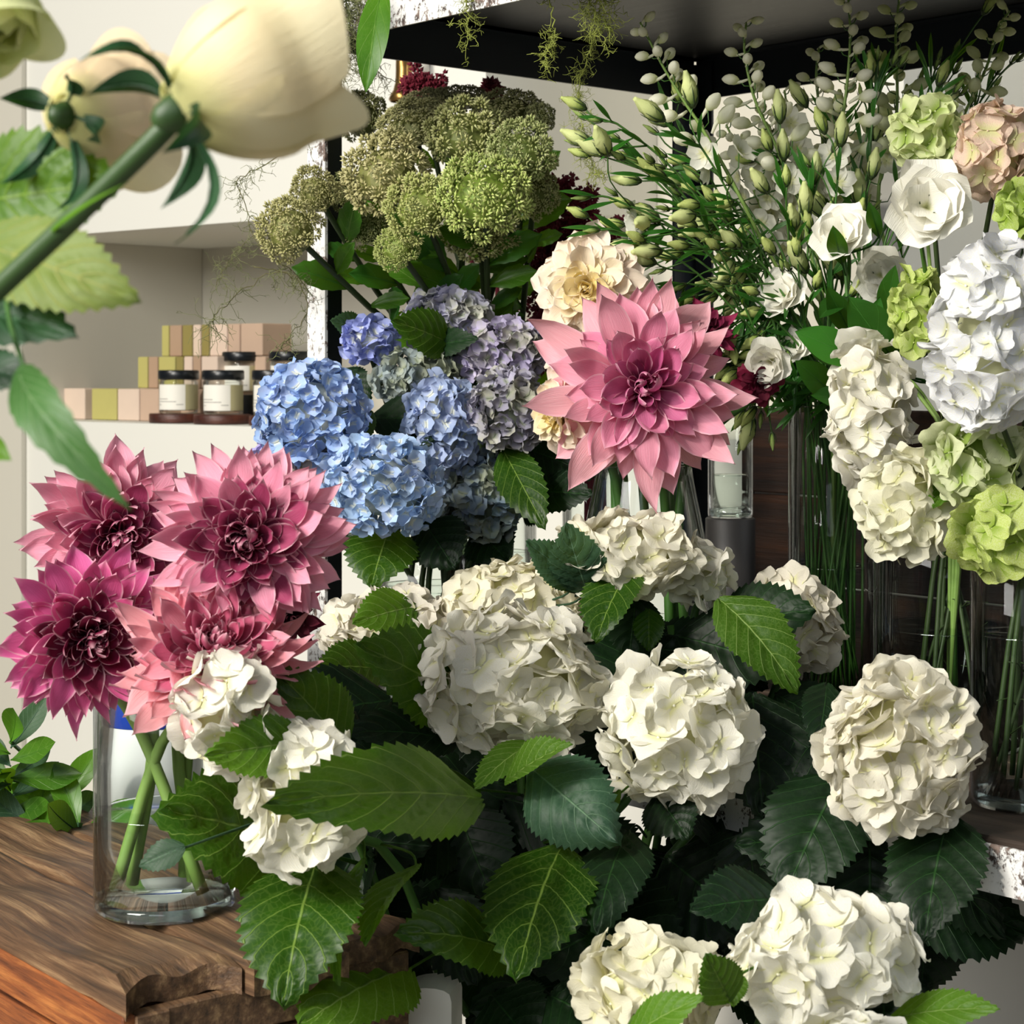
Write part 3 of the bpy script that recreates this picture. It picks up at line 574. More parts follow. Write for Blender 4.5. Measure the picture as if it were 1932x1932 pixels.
for k, (x0_, x1_, y0_, y1_, lb) in enumerate(((590, 800, 1300, 1600, 'between the rack post and the long horizontal leaf'), (540, 700, 1640, 1760, 'under the half covered white bloom'), (860, 1120, 1470, 1640, 'below the largest white bloom'), (1130, 1400, 1180, 1420, 'between the boxy bloom and the flared vase'),
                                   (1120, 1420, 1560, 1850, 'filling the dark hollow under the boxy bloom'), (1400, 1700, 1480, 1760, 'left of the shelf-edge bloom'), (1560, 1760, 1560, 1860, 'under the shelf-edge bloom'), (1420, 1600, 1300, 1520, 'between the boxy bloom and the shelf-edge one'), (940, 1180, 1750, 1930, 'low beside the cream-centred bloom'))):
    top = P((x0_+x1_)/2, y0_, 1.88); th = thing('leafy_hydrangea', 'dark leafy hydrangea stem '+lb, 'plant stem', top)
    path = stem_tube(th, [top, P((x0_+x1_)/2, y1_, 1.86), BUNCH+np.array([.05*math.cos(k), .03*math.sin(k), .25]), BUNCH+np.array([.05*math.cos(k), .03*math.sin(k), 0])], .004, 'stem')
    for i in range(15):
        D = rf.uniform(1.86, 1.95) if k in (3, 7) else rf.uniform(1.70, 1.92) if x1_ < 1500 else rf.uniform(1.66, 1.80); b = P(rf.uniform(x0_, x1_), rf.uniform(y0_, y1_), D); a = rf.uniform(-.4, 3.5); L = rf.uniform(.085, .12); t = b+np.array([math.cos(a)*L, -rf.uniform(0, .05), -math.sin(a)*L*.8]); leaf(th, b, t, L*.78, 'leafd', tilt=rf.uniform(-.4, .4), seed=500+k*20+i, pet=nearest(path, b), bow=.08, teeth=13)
for nm, c, lb in (('flower_bucket', (.06, 1.82, 0), 'black flower bucket on the floor holding the white hydrangea bunch'), ('flower_bucket', (.22, 1.42, 0), 'black flower bucket nearest the crate holding the low white hydrangeas')):
    g = G(); lathe(g, [(.001, 0), (.085, 0), (.09, .005), (.115, .33), (.121, .335), (.121, .345), (.112, .345), (.087, .01), (.001, .01)], c, 40)
    solo(g, nm, plain('black_plastic_'+str(int(c[0]*100)), '#16181a', .4), lb, 'bucket', c)
# ------------------------------------------------------------------ blue hydrangeas
R5 = V5+np.array([0, 0, .02])
BL = [('violet-blue hydrangea, smallest and topmost beside the dark rack post', 697, 642, 2.22, 50, 40, 'blueh', '#a3aeea', [(640, 700, 2.24, 700, 760, 2.2, 70, 'leafd'), (690, 625, 2.27, 622, 605, 2.24, 55, 'leafb')]),
      ('grey-lavender hydrangea directly under the sedum stems', 845, 605, 2.24, 82, 56, 'lavh', '#b9b8d2', [(850, 650, 2.2, 737, 605, 2.14, 95, 'leaf'), (800, 660, 2.22, 905, 640, 2.16, 60, 'leafd')]),
      ('lilac-grey hydrangea next to the cream dahlia', 950, 665, 2.2, 80, 62, 'lavh', '#b9b0d0', [(880, 640, 2.26, 890, 740, 2.2, 80, 'leafd')]),
      ('bright sky blue hydrangea overlapping the peeling rack post', 587, 785, 2.08, 106, 98, 'blueh', '#a3c1ee', [(700, 775, 2.14, 655, 880, 2.08, 50, 'leafb')]),
      ('green-tinged grey hydrangea in the middle of the blue bunch', 792, 715, 2.2, 82, 55, 'lavh', '#9aa6a8', [(700, 790, 2.18, 860, 800, 2.12, 90, 'leafd')]),
      ('dusty blue hydrangea standing tall in the middle of the blue bunch', 835, 805, 2.14, 66, 92, 'blueh', '#a9bbdc', [(740, 850, 2.16, 820, 830, 2.1, 80, 'leafd')]),
      ('pale blue hydrangea, lowest and roundest of the blue bunch', 727, 915, 2.02, 108, 90, 'blueh', '#b3d0f2', [(735, 1000, 2.08, 700, 1112, 2.02, 140, 'leaf'), (800, 985, 2.08, 860, 1075, 2.04, 120, 'leafd')]),
      ('faded cream hydrangea behind the pink dahlias', 607, 925, 2.10, 68, 80, 'creamh', '#cfc6c4', [(545, 950, 2.14, 690, 1035, 2.08, 110, 'leafd')]),
      ('small lilac hydrangea under the sky blue one', 530, 862, 2.13, 50, 42, 'blueh', '#b3a8dc', []),
      ('green and lavender hydrangea touching the lowest cream dahlia', 962, 775, 2.12, 74, 76, 'lavh', '#a6a3b6', [(950, 850, 2.14, 1030, 1000, 2.06, 90, 'leaf'), (1000, 850, 2.18, 1125, 900, 2.14, 110, 'leafd'), (1010, 930, 2.16, 1120, 935, 2.1, 90, 'leafd')]),
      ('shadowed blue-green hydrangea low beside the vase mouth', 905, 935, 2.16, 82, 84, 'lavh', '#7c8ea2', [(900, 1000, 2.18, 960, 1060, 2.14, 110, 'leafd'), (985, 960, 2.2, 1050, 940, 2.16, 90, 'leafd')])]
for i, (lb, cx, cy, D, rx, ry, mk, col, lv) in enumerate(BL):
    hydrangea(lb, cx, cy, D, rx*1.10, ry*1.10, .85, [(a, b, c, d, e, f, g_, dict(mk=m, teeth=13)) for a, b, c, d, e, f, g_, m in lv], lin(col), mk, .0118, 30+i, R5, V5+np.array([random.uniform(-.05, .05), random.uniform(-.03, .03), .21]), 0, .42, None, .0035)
# ------------------------------------------------------------------ hydrangeas hanging on the right
R2 = V2+np.array([0, 0, .02]); R3 = V3+np.array([0, 0, .02])
m2 = V2+np.array([0, 0, .31]); m3 = V3+np.array([0, 0, .26])
RH = [('lime green hydrangea just above the pleated white bloom', 1752, 262, 1.85, 76, 82, 'lime', '#e3ecae', .019, R2, m2, 75),
      ('blush pink hydrangea above the lime one at the rack side', 1880, 285, 1.78, 78, 100, 'blush', '#f2e2c8', .021, R2, m2, 80),
      ('small lime hydrangea at the rim between blush and bright white ones', 1925, 400, 1.72, 42, 60, 'lime', '#b5cf52', .019, R3, m3, 50),
      ('lime hydrangea peeking out between leaves and the bright white bloom', 1735, 590, 1.84, 56, 90, 'lime', '#cbdc74', .018, R2, m2, 75),
      ('bright cool white hydrangea, tall and largest above the vases', 1868, 645, 1.62, 112, 196, 'white', '#f4f6ff', .022, R3, m3, 95),
      ('tall white hydrangea head leaning out over the narrow vase', 1645, 775, 1.86, 88, 145, 'white', '#f6f3ea', .022, R2, m2, 90),
      ('ivory hydrangea hanging below the tall leaning one', 1710, 955, 1.76, 98, 112, 'white', '#f6f4dc', .020, R2, m2, 90),
      ('pale green hydrangea under the bright cool white one', 1848, 868, 1.70, 92, 105, 'lime', '#dfe6b8', .020, R3, m3, 80),
      ('yellow-green hydrangea, lowest of those above the vases', 1885, 1010, 1.66, 88, 96, 'lime', '#c3d468', .023, R3, m3, 80)]
for i, (lb, cx, cy, D, rx, ry, mk, col, fr, rt, md, npt) in enumerate(RH):
    lv = []
    if i == 3: lv = [(1700, 700, 1.9, 1600, 560, 1.86, 90, dict(mk='ruscus', kind='plain', teeth=0)), (1640, 690, 1.9, 1500, 625, 1.88, 70, dict(mk='ruscus', kind='plain', teeth=0))]
    if i == 6: lv = [(1820, 880, 1.78, 1760, 960, 1.72, 80, dict(mk='leafl', teeth=11))]
    hydrangea(lb, cx, cy, D, rx, ry, .75, lv, lin(col), mk, fr, 60+i, rt, md, npt, .42, None, .0026)
# ------------------------------------------------------------------ dahlias
def dpetal(seed, kind):
    r = random.Random(seed); roll, tipc, wd, pt = {'o': (.95, .22, .20, 1.0), 'm': (1.35, .25, .22, .9), 'i': (2.5, .25, .26, .8), 'r': (1.15, .12, .25, .35)}[kind]
    tw = r.uniform(-.6, .6); ph = r.uniform(0, 6); tipc += r.uniform(-.14, .14)
    wd *= r.uniform(.85, 1.12); us = (0, .15, .35, .55, .7, .82, .91, .97, 1); wo = (.30, .50, .84, 1, .93, .70, .40, .14, 0) if kind != 'r' else (.30, .55, .85, 1, 1, .92, .72, .45, .12)
    back = r.uniform(-.22, .26)
    def f(u, v):
        ww = wd*float(np.interp(u, us, wo)); rl = roll*(1-.55*u*u) if kind == 'i' else roll*(1-.8*u**1.5)
        a = v*rl; R = ww/max(rl, .12); y = R*math.sin(a); z = R*(1-math.cos(a))
        z += .035*abs(v)**3*math.sin(u*11+ph)*(1 if v > 0 else -1)*u; z += .16*math.sin(math.pi*u*.9)*(1 if kind in 'or' else .6)-back*u**2+tipc*u**5+.03*math.sin(v*3+ph)*u*(1-u)*3; y += .05*math.sin(u*3+ph)*u
        y, z = y*math.cos(tw*u)-z*math.sin(tw*u)*.4, z+y*math.sin(tw*u)*.7
        return (u*(1-.03*v*v), y, z)
    return grid(11, 8, f)
DP = {k: [dpetal(ord(k)*10+i, k) for i in range(7)] for k in 'omir'}
def dahlia(label, cx, cy, D, R, axis, mk, cols, root, mid, seed, npet=205, rounded=False, group=None, leaves=(), flat=1.0):
    rnd = random.Random(seed); c = P(cx, cy, D); R = R*D/F; ax = nrm(axis); th = thing('dahlia', label, 'dahlia', c-ax*R*.3, group)
    hg = G(); lathe(hg, [(.001, -.30*R), (.14*R, -.27*R), (.20*R, -.15*R), (.18*R, 0), (.10*R, .10*R), (.001, .13*R)], c-ax*R*.15, 14, 0, ax); x, y, z = basis(ax); todo = []
    for i in range(npet):
        t = (i/(npet-1))**1.3; a = i*2.39996+rnd.uniform(-.14, .14); th_ = math.radians((112-92*t**1.15)+rnd.uniform(-14, 14))
        L = R*(1.02-.66*t**.95)*rnd.uniform(.80, 1.10); kind = ('r' if t < .72 else 'm') if rounded else ('o' if t < .50 else 'm' if t < .74 else 'i')
        rad = x*math.cos(a)+y*math.sin(a); d = rad*math.sin(th_)+z*math.cos(th_); up_ = z*math.sin(th_)-rad*math.cos(th_)
        s = np.cross(up_, d); base = c-z*R*.26+rad*R*(.16*(1-t)**.5)+z*R*.22*t
        lk = L*(1 if t < .8 else .92); wk = L*(1.0+.38*t)*(1.0 if not rounded else 1.12)
        V, Fc, uv = DP[kind][i % 7]
        if i >= 98: hg.tr(DP[kind][i % 7], frame_mat(d, s, up_, base, (lk, wk, wk))); continue
        o = bpy.data.objects.new('petal', shared((mk, kind, i % 7), DP[kind][i % 7], 'petal', MT[mk])); todo.append(o); COL.objects.link(o)
        M_ = Matrix(frame_mat(d, s, up_, base-c, (lk, wk, wk)).tolist()); o['_'] = 0; del o['_']; todo[-1] = (o, M_)
        k = min(1, max(0, t*1.25)); c0, c1, c2 = cols; col = [c0[j]+(c1[j]-c0[j])*min(1, k*2) if k < .5 else c1[j]+(c2[j]-c1[j])*(k*2-1) for j in range(3)]
        q = rnd.uniform(.93, 1.06); o.color = tuple(min(1, v*q) for v in col)+(1,)
    h = part(hg, 'flower_head', MT[mk], th, True, cols[2], c)
    for o, M_ in todo: o.parent = h; o.matrix_local = M_
    g = G()
    for k in range(26):
        a = k*2.4; rr = R*.09*math.sqrt(k/26); b = c-z*R*.05+(x*math.cos(a)+y*math.sin(a))*rr; tube(g, [b, b+z*R*.14+(x*math.cos(a)+y*math.sin(a))*rr*.4], [R*.016, R*.004], 5)
    part(g, 'centre', MT[mk], th, True, cols[2], label='darker tight centre' if not rounded else 'yellow centre')
    path = stem_tube(th, [c-z*R*.3, c-z*R*.6-K3*.015, mid, root], [.0036, .0056], 'palestem' if D < 1.7 else 'stem', 8)
    for (bx, by, bD, tx, ty, tD, w_, m_) in leaves: b = P(bx, by, bD); leaf(th, b, P(tx, ty, tD), w_*bD/F, m_, pet=nearest(path, b), teeth=11, nv=8)
    return th
def vp(dx, dy, h): return VC+np.array([dx, dy, h])
PK = (lin('#fcc0d4'), lin('#f4a2be'), lin('#b8527e')); MG = (lin('#e878b8'), lin('#dc629a'), lin('#8c2850')); SP = (lin('#fac0c2'), lin('#f4a4b6'), lin('#cc6a8a'))
dahlia('pink dahlia facing down and away to the tin, tucked under the drooping rose leaf', 228, 1015, 1.60, 150, (.30, -.72, -.12), 'dahlia', PK, vp(-.03, .01, .016), vp(-.01, .0, .16), 101)
dahlia('pink dahlia with a dark rolled centre facing straight out above the vase', 464, 1020, 1.50, 168, (.05, -.97, .10), 'dahlia', (lin('#fcc6d8'), lin('#f4a6c2'), lin('#b04e76')), vp(.02, .02, .016), vp(.01, .01, .17), 102)
dahlia('magenta dahlia with dark centre, lowest and deepest in colour in the crate vase', 172, 1205, 1.52, 146, (.42, -.86, -.08), 'dahlia', MG, vp(.035, -.02, .016), vp(-.02, -.01, .15), 103)
dahlia('salmon-pink dahlia seen from the side behind the white hydrangea', 402, 1225, 1.47, 165, (.15, -.62, .75), 'dahlia', SP, vp(-.04, -.01, .016), vp(0, -.015, .14), 104)
dahlia('dark burgundy dahlia mostly hidden behind the pink one by the rack post', 545, 1165, 1.66, 66, (.5, -.7, -.2), 'magenta', (lin('#7a1c3c'), lin('#5c1028'), lin('#3a0818')), vp(.01, .035, .016), vp(.02, .03, .15), 105, 80)
rc = CV+np.array([0, 0, .02]); mc = CV+np.array([0, 0, .27])
dahlia('very large pink dahlia with ruffled pointed petals above the flared vase', 1214, 730, 1.86, 190, (.02, -.99, .08), 'dahlia', (lin('#f8c6cc'), lin('#f0a8c2'), lin('#c8669a')), rc+np.array([.03, 0, 0]), mc+np.array([.02, 0, 0]), 106, 98)
CR = (lin('#f6e6d4'), lin('#f9efd2'), lin('#f4e49a'))
dahlia('cream dahlia with yellow centre, topmost, in front of the dark red amaranth', 1108, 545, 1.97, 100, (-.22, -.95, .05), 'dahlia2', CR, rc+np.array([-.02, .02, 0]), mc+np.array([-.02, .02, 0]), 107, 98, True)
dahlia('pinkish cream dahlia seen edge-on behind the topmost cream one', 1150, 560, 2.08, 72, (.65, .2, .4), 'dahlia2', (lin('#f3d4c4'), lin('#f6e0cc'), lin('#f4e49a')), rc+np.array([0, .04, 0]), mc+np.array([0, .03, 0]), 108, 60, True)
dahlia('small cream dahlia wedged between the topmost cream one and the big pink one', 1062, 655, 2.02, 56, (-.7, -.6, .1), 'dahlia2', CR, rc+np.array([-.04, 0, 0]), mc+np.array([-.03, .01, 0]), 109, 60, True)
dahlia('cream dahlia half hidden below, turned toward the green-lavender hydrangea', 1050, 785, 1.90, 76, (-.75, -.55, -.12), 'dahlia2', CR, rc+np.array([-.01, -.03, 0]), mc+np.array([-.03, -.01, 0]), 110, 80, True)
dahlia('burgundy bloom behind the big pink dahlia under the lisianthus', 1338, 625, 2.02, 62, (.3, -.7, .3), 'magenta', (lin('#9a2450'), lin('#7a1840'), lin('#4a0c20')), rc+np.array([.04, .02, 0]), mc+np.array([.03, .02, 0]), 111, 50)
dahlia('burgundy bloom beside the brown crate under the white lisianthus', 1432, 722, 2.02, 46, (.1, -.9, -.1), 'magenta', (lin('#8a1c40'), lin('#6a1430'), lin('#4a0c20')), rc+np.array([.05, .0, 0]), mc+np.array([.04, 0, 0]), 112, 44, True)
# leftover: small yellow-green bloom beside the lilac hydrangea
# ------------------------------------------------------------------ sedum
def oct_bud(): return np.array([(0, 0, 0), (.5, 0, .6), (0, .5, .6), (-.5, 0, .6), (0, -.5, .6), (0, 0, 1.5)]), [(0, 2, 1), (0, 3, 2), (0, 4, 3), (0, 1, 4), (1, 2, 5), (2, 3, 5), (3, 4, 5), (4, 1, 5)], np.array([(0, 0), (.5, 0), (.5, 0), (.5, 0), (.5, 0), (1, 0)])
def sedum_tpl(seed):
    r = np.random.default_rng(seed); g = G(); B = oct_bud(); nc = 40
    for i in range(nc):
        zz = 1-1.45*(i+.5)/nc; a = i*2.39996; s = math.sqrt(max(0, 1-zz*zz)); d = nrm(np.array([s*math.cos(a), s*math.sin(a), zz])+r.normal(0, .07, 3)); c = d*r.uniform(.80, .95)*np.array([1, 1, .78])
        x, y, z = basis(d); tube(g, [d*.15-[0, 0, .1], c*.8], .012, 4)
        for k in range(34):
            z2 = 1-1.25*(k+.5)/34; s2 = math.sqrt(1-z2*z2); a2 = k*2.4+i; e = nrm((x*math.cos(a2)+y*math.sin(a2))*s2+z*z2+r.normal(0, .12, 3)); p = c+e*.16
            X, Y, Zz = basis(e); sc = r.uniform(.055, .078); g.tr(B, frame_mat(X, Y, Zz, p-e*.05, (sc, sc, sc*1.25)))
    V, Fc, uv = grid(8, 10, lambda u, v: (math.sin(math.pi*u)*math.cos(math.pi*v)*.70, math.sin(math.pi*u)*math.sin(math.pi*v)*.70, math.cos(math.pi*u)*.52-.04)); g.add(V, Fc, np.zeros_like(uv)); return g
ST = [sedum_tpl(i).mesh('flower_head', MT['sedum'], False) for i in range(3)]
SD = [(548, 436, 2.16, 58, 68, '#bdb878', 'lowest at the side, tan-tinged, in front of the peeling post'), (596, 365, 2.22, 42, 56, '#a8a464', 'just above the lowest tan-tinged one'), (682, 222, 2.36, 46, 54, '#6f7c3a', 'half hidden behind the ivory rose'),
      (728, 330, 2.22, 80, 78, '#bdb47a', 'broad, with rosy-tan crown, beside the ivory rose'), (782, 240, 2.32, 68, 50, '#8a8a4e', 'under the brass bell'), (795, 392, 2.16, 66, 62, '#b4c060', 'round, centre front of the bunch'),
      (750, 470, 2.18, 42, 42, '#aec458', 'smallest, hanging lowest over the stems'), (880, 258, 2.26, 74, 72, '#a2aa5c', 'large, upper middle of the bunch'), (915, 372, 2.14, 84, 78, '#b4d054', 'largest and brightest green'),
      (982, 292, 2.20, 62, 68, '#a8bc68', 'at the outer side above the amaranth'), (1008, 368, 2.24, 44, 58, '#8d9a4c', 'outermost beside the amaranth'), (958, 208, 2.36, 62, 40, '#6e743a', 'topmost under the dark rail'),
      (868, 188, 2.44, 52, 28, '#4c5426', 'dark, at the very back top'), (800, 200, 2.44, 56, 30, '#59602c', 'dark, behind the amaranth tuft'), (655, 366, 2.30, 34, 48, '#6c8030', 'narrow, right beside the dark side of the post'),
      (905, 435, 2.24, 72, 38, '#8c9a48', 'flat, beneath the brightest green one'), (692, 432, 2.28, 40, 40, '#7c9038', 'small, above the fleshy leaves by the post'), (1018, 226, 2.34, 28, 34, '#70803a', 'tiny, at the upper outer corner')]
for i, (cx, cy, D, rx, ry, col, lb) in enumerate(SD):
    c = P(cx, cy, D); th = thing('sedum', 'green sedum head, '+lb, 'sedum', c-K3*.04)
    rx_, ry_ = rx*D/F*1.06, ry*D/F*1.10
    o = bpy.data.objects.new('flower_head', ST[i % 3]); COL.objects.link(o); o.parent = th; WL[o.name] = c
    root = V6+np.array([random.uniform(-.03, .03), random.uniform(-.03, .03), .02]); mid = V6+np.array([random.uniform(-.045, .045), random.uniform(-.03, .03), .31]); ax = nrm((c-mid)*[1, .6, 1]+np.array([0, -.12, 0])); X, Y, Zz = basis(ax)
    o.matrix_local = Matrix(frame_mat(X, Y, Zz, (c-(c-K3*.04)), (rx_, rx_, ry_*1.12)).tolist()); o.color = lin(col)
    path = stem_tube(th, [c-ax*ry_*.3, c*.65+mid*.35+np.array([0, .01, .0]), mid, root], [.0035, .0045], 'darkstem', 7)
    for k in range(3 if i in (2, 12, 13, 11) else 7):
        q = path[3+k]; a = random.uniform(0, 6.28); d = nrm(np.array([math.cos(a), -abs(math.sin(a))*.6, random.uniform(.1, .7)])); L = random.uniform(.045, .08)
        leaf(th, q, q+d*L, L*.45, 'ruscus' if k % 2 else 'smooth_leaf', 'plain', teeth=5, nv=6, seed=i*9+k, name='leaf', fold=.3)
# ------------------------------------------------------------------ amaranth
def blob_chain(g, path, r0, r1, n, rnd):
    I = oct_bud()
    for k in range(n):
        t = rnd.random(); i = min(int(t*(len(path)-1)), len(path)-2); p = path[i]+(path[i+1]-path[i])*(t*(len(path)-1)-i)
        d = nrm(rnd.normal(0, 1, 3)); rr = (r0+(r1-r0)*t)*rnd.uniform(.3, 1); X, Y, Zz = basis(d); s = rnd.uniform(.0035, .006); g.tr(I, frame_mat(X, Y, Zz, p+d*rr, (s, s, s)))
R7 = V7+np.array([0, 0, .02]); rnd = np.random.default_rng(5)
AM = [([(1050, 345), (1048, 420), (1040, 520)], .022, 2.45, 'tallest spire, beside the outer sedum head'), ([(1112, 362), (1085, 430), (1060, 520)], .016, 2.45, 'leaning spire, above the topmost cream dahlia'), ([(1150, 430), (1120, 470), (1080, 540)], .02, 2.42, 'short spire touching the lisianthus buds'),
      ([(1018, 430), (1022, 520), (1030, 600)], .022, 2.46, 'thick spire behind the sedum stems'), ([(1185, 520), (1175, 480), (1110, 500)], .012, 2.44, 'drooping tip behind the cream dahlia'), ([(1020, 700), (1026, 640), (1030, 560)], .009, 2.42, 'thin tail hanging beside the lilac-grey hydrangea'),
      ([(765, 165), (795, 158), (830, 185)], .013, 2.5, 'tuft showing above the sedum below the brass bell'), ([(925, 158), (928, 172), (935, 200)], .010, 2.5, 'small pink tuft above the topmost sedum')]
for i, (pts, r, D, lb) in enumerate(AM):
    p3 = bez([P(x, y, D) for x, y in pts], 10); th = thing('amaranth', 'dark red amaranth, '+lb, 'amaranth', p3[-1]); g = G(); blob_chain(g, p3, r*.6, r*1.6, 1000 if r > .012 else 220, rnd)
    for k in range(7 if r > .015 else 2):
        q = p3[rnd.integers(1, len(p3))]; e = q+np.array([rnd.uniform(-.03, .03), rnd.uniform(-.01, .01), rnd.uniform(.0, .035)]); blob_chain(g, [q, (q+e)/2, e], .008, .003, 70, rnd)
    tube(g, p3, .0025, 5); part(g, 'plume', MT['amaranth'], th, False); e = p3[-1]
    if i < 6: stem_tube(th, [e, e*.5+(R7+K3*.26)*.5, R7+K3*.26+np.array([.004*i-.01, 0, 0]), R7+np.array([.005*i-.012, 0, 0])], .003, 'amaranth')
    else: stem_tube(th, [e, V6+K3*.34+np.array([.01, .03, 0]), V6+K3*.28+np.array([.01*(i-6), .02, 0]), V6+K3*.03+np.array([.01*(i-6), .02, 0])], .003, 'amaranth')
# ------------------------------------------------------------------ lisianthus and delphinium
def bud_mesh(seed, L=1.0, R=.22, tw=2.2):
    g = G(); n = 10; prof = [(0, .04), (.08, .45), (.25, .85), (.45, 1.0), (.65, .82), (.82, .50), (.93, .30), (1.0, .22)]; V = []; uv = []
    for j, (h, r) in enumerate(prof):
        for k in range(n): a = 2*math.pi*k/n+tw*h; q = r*R*(1+.16*math.cos(5*(a-tw*h))*h); V.append((q*math.cos(a), q*math.sin(a), h*L)); uv.append((h, math.sin(a)*.6))
    V.append((0, 0, L*.98)); uv.append((1, 0))
    Fc = [(j*n+k, j*n+(k+1) % n, (j+1)*n+(k+1) % n, (j+1)*n+k) for j in range(len(prof)-1) for k in range(n)]+[((len(prof)-1)*n+k, (len(prof)-1)*n+(k+1) % n, len(V)-1) for k in range(n)]
    g.add(V, Fc, uv); return g
BUDM = bud_mesh(1).mesh('bud', MT['bud']); BUDS = bud_mesh(2, 1, .14).mesh('bud', MT['bud'])
def calyx_mesh():
    g = G()
    for k in range(5):
        a = k*2*math.pi/5; path = [np.array([math.cos(a)*r, math.sin(a)*r, h]) for r, h in ((.02, -.02), (.17, .16), (.25, .42), (.30, .75))]; tube(g, path, [.05, .045, .03, .008], 4)
    lathe(g, [(.001, -.06), (.06, -.03), (.14, .08), (.15, .14)], (0, 0, 0), 8); return g.mesh('calyx', MT['darkstem'])
CALM = calyx_mesh()
def place(mesh, name, parent, loc, axis, s, color=None, tw=0, sxy=1.0):
    o = bpy.data.objects.new(name, mesh); COL.objects.link(o); o.parent = parent; X, Y, Zz = basis(axis); WL[o.name] = np.asarray(loc)
    X2 = X*math.cos(tw)+Y*math.sin(tw); Y2 = np.cross(Zz, X2); o.matrix_local = Matrix(frame_mat(X2, Y2, Zz, np.asarray(loc)-WL[parent.name], (s*sxy, s*sxy, s)).tolist())
    if color is not None: o.color = color
    return o
def ruffle(seed, n=9, rx=1.0):     # open many-petalled bloom, unit size
    r = random.Random(seed); out = []
    for k in range(n):
        a = k*2.39996; t = k/n; tilt = math.radians(78-58*t); L = 1-.35*t; ph = r.uniform(0, 6)
        def f(u, v):
            ww = .60*math.sin(math.pi*(.12+.62*u))**.8; x = u*L; y = ww*v; z = .45*ww*v*v+.12*u*u+.07*math.sin(5*v+ph)*u*u-.15*u**4
            p = np.array([x, y, z]); d = np.array([math.sin(tilt), 0, math.cos(tilt)]); up = np.array([-math.cos(tilt), 0, math.sin(tilt)]); q = d*p[0]+np.array([0, 1, 0])*p[1]+up*p[2]
            return (q[0]*math.cos(a)-q[1]*math.sin(a), q[0]*math.sin(a)+q[1]*math.cos(a), q[2])
        g = G(); g.add(*grid(6, 6, f)); out.append(g.mesh('petal', MT['cream']))
    return out
RUF = ruffle(3, 11)
def bloom(th, c, axis, R, color, rf=RUF, name='petal'):
    h = bpy.data.objects.new('flower', rf[0]); COL.objects.link(h); h.parent = th; X, Y, Zz = basis(axis); WL[h.name] = c
    h.matrix_local = Matrix(frame_mat(X, Y, Zz, c-WL[th.name], (R, R, R)).tolist()); h.color = color
    for m in rf[1:]: o = bpy.data.objects.new(name, m); COL.objects.link(o); o.parent = h; o.color = color
    return h
LT = [(1135, 228, 's'), (1168, 262, 's'), (1190, 305, 'b'), (1112, 372, 's'), (1130, 434, 's'), (1195, 458, 'B'), (1262, 235, 'B'), (1255, 335, 'b'), (1232, 425, 'W'), (1300, 300, 'b'), (1292, 345, 'B'), (1345, 400, 'B'), (1345, 425, 'B'), (1382, 380, 'b'), (1310, 270, 's'),
      (1270, 548, 'W'), (1395, 545, 'B'), (1330, 600, 's'), (1398, 615, 'B'), (1420, 420, 'b'), (1470, 300, 'b'), (1500, 430, 'B'), (1535, 345, 'B'), (1440, 480, 's'), (1400, 500, 'b'), (1580, 225, 'B'), (1585, 275, 'B'), (1650, 270, 'B'), (1620, 390, 'B'), (1655, 115, 's'),
      (1660, 140, 'b'), (1765, 130, 's'), (1800, 100, 's'), (1880, 140, 's'), (1770, 160, 'b'), (1490, 700, 'W'), (1410, 790, 's'), (1425, 745, 's'), (1480, 350, 's'), (1370, 450, 's'), (1560, 480, 's'), (1440, 620, 'b')]
posn = {}
def side_word(x, y):
    a = 'beside the amaranth' if x < 1210 else 'above the big pink dahlia' if x < 1340 and y > 400 else 'over the cream dahlias' if x < 1400 else 'among the delphinium' if y < 300 else 'near the ruscus leaves'
    return a
rl = random.Random(9); nodes_l = []
M1 = V1+K3*.34
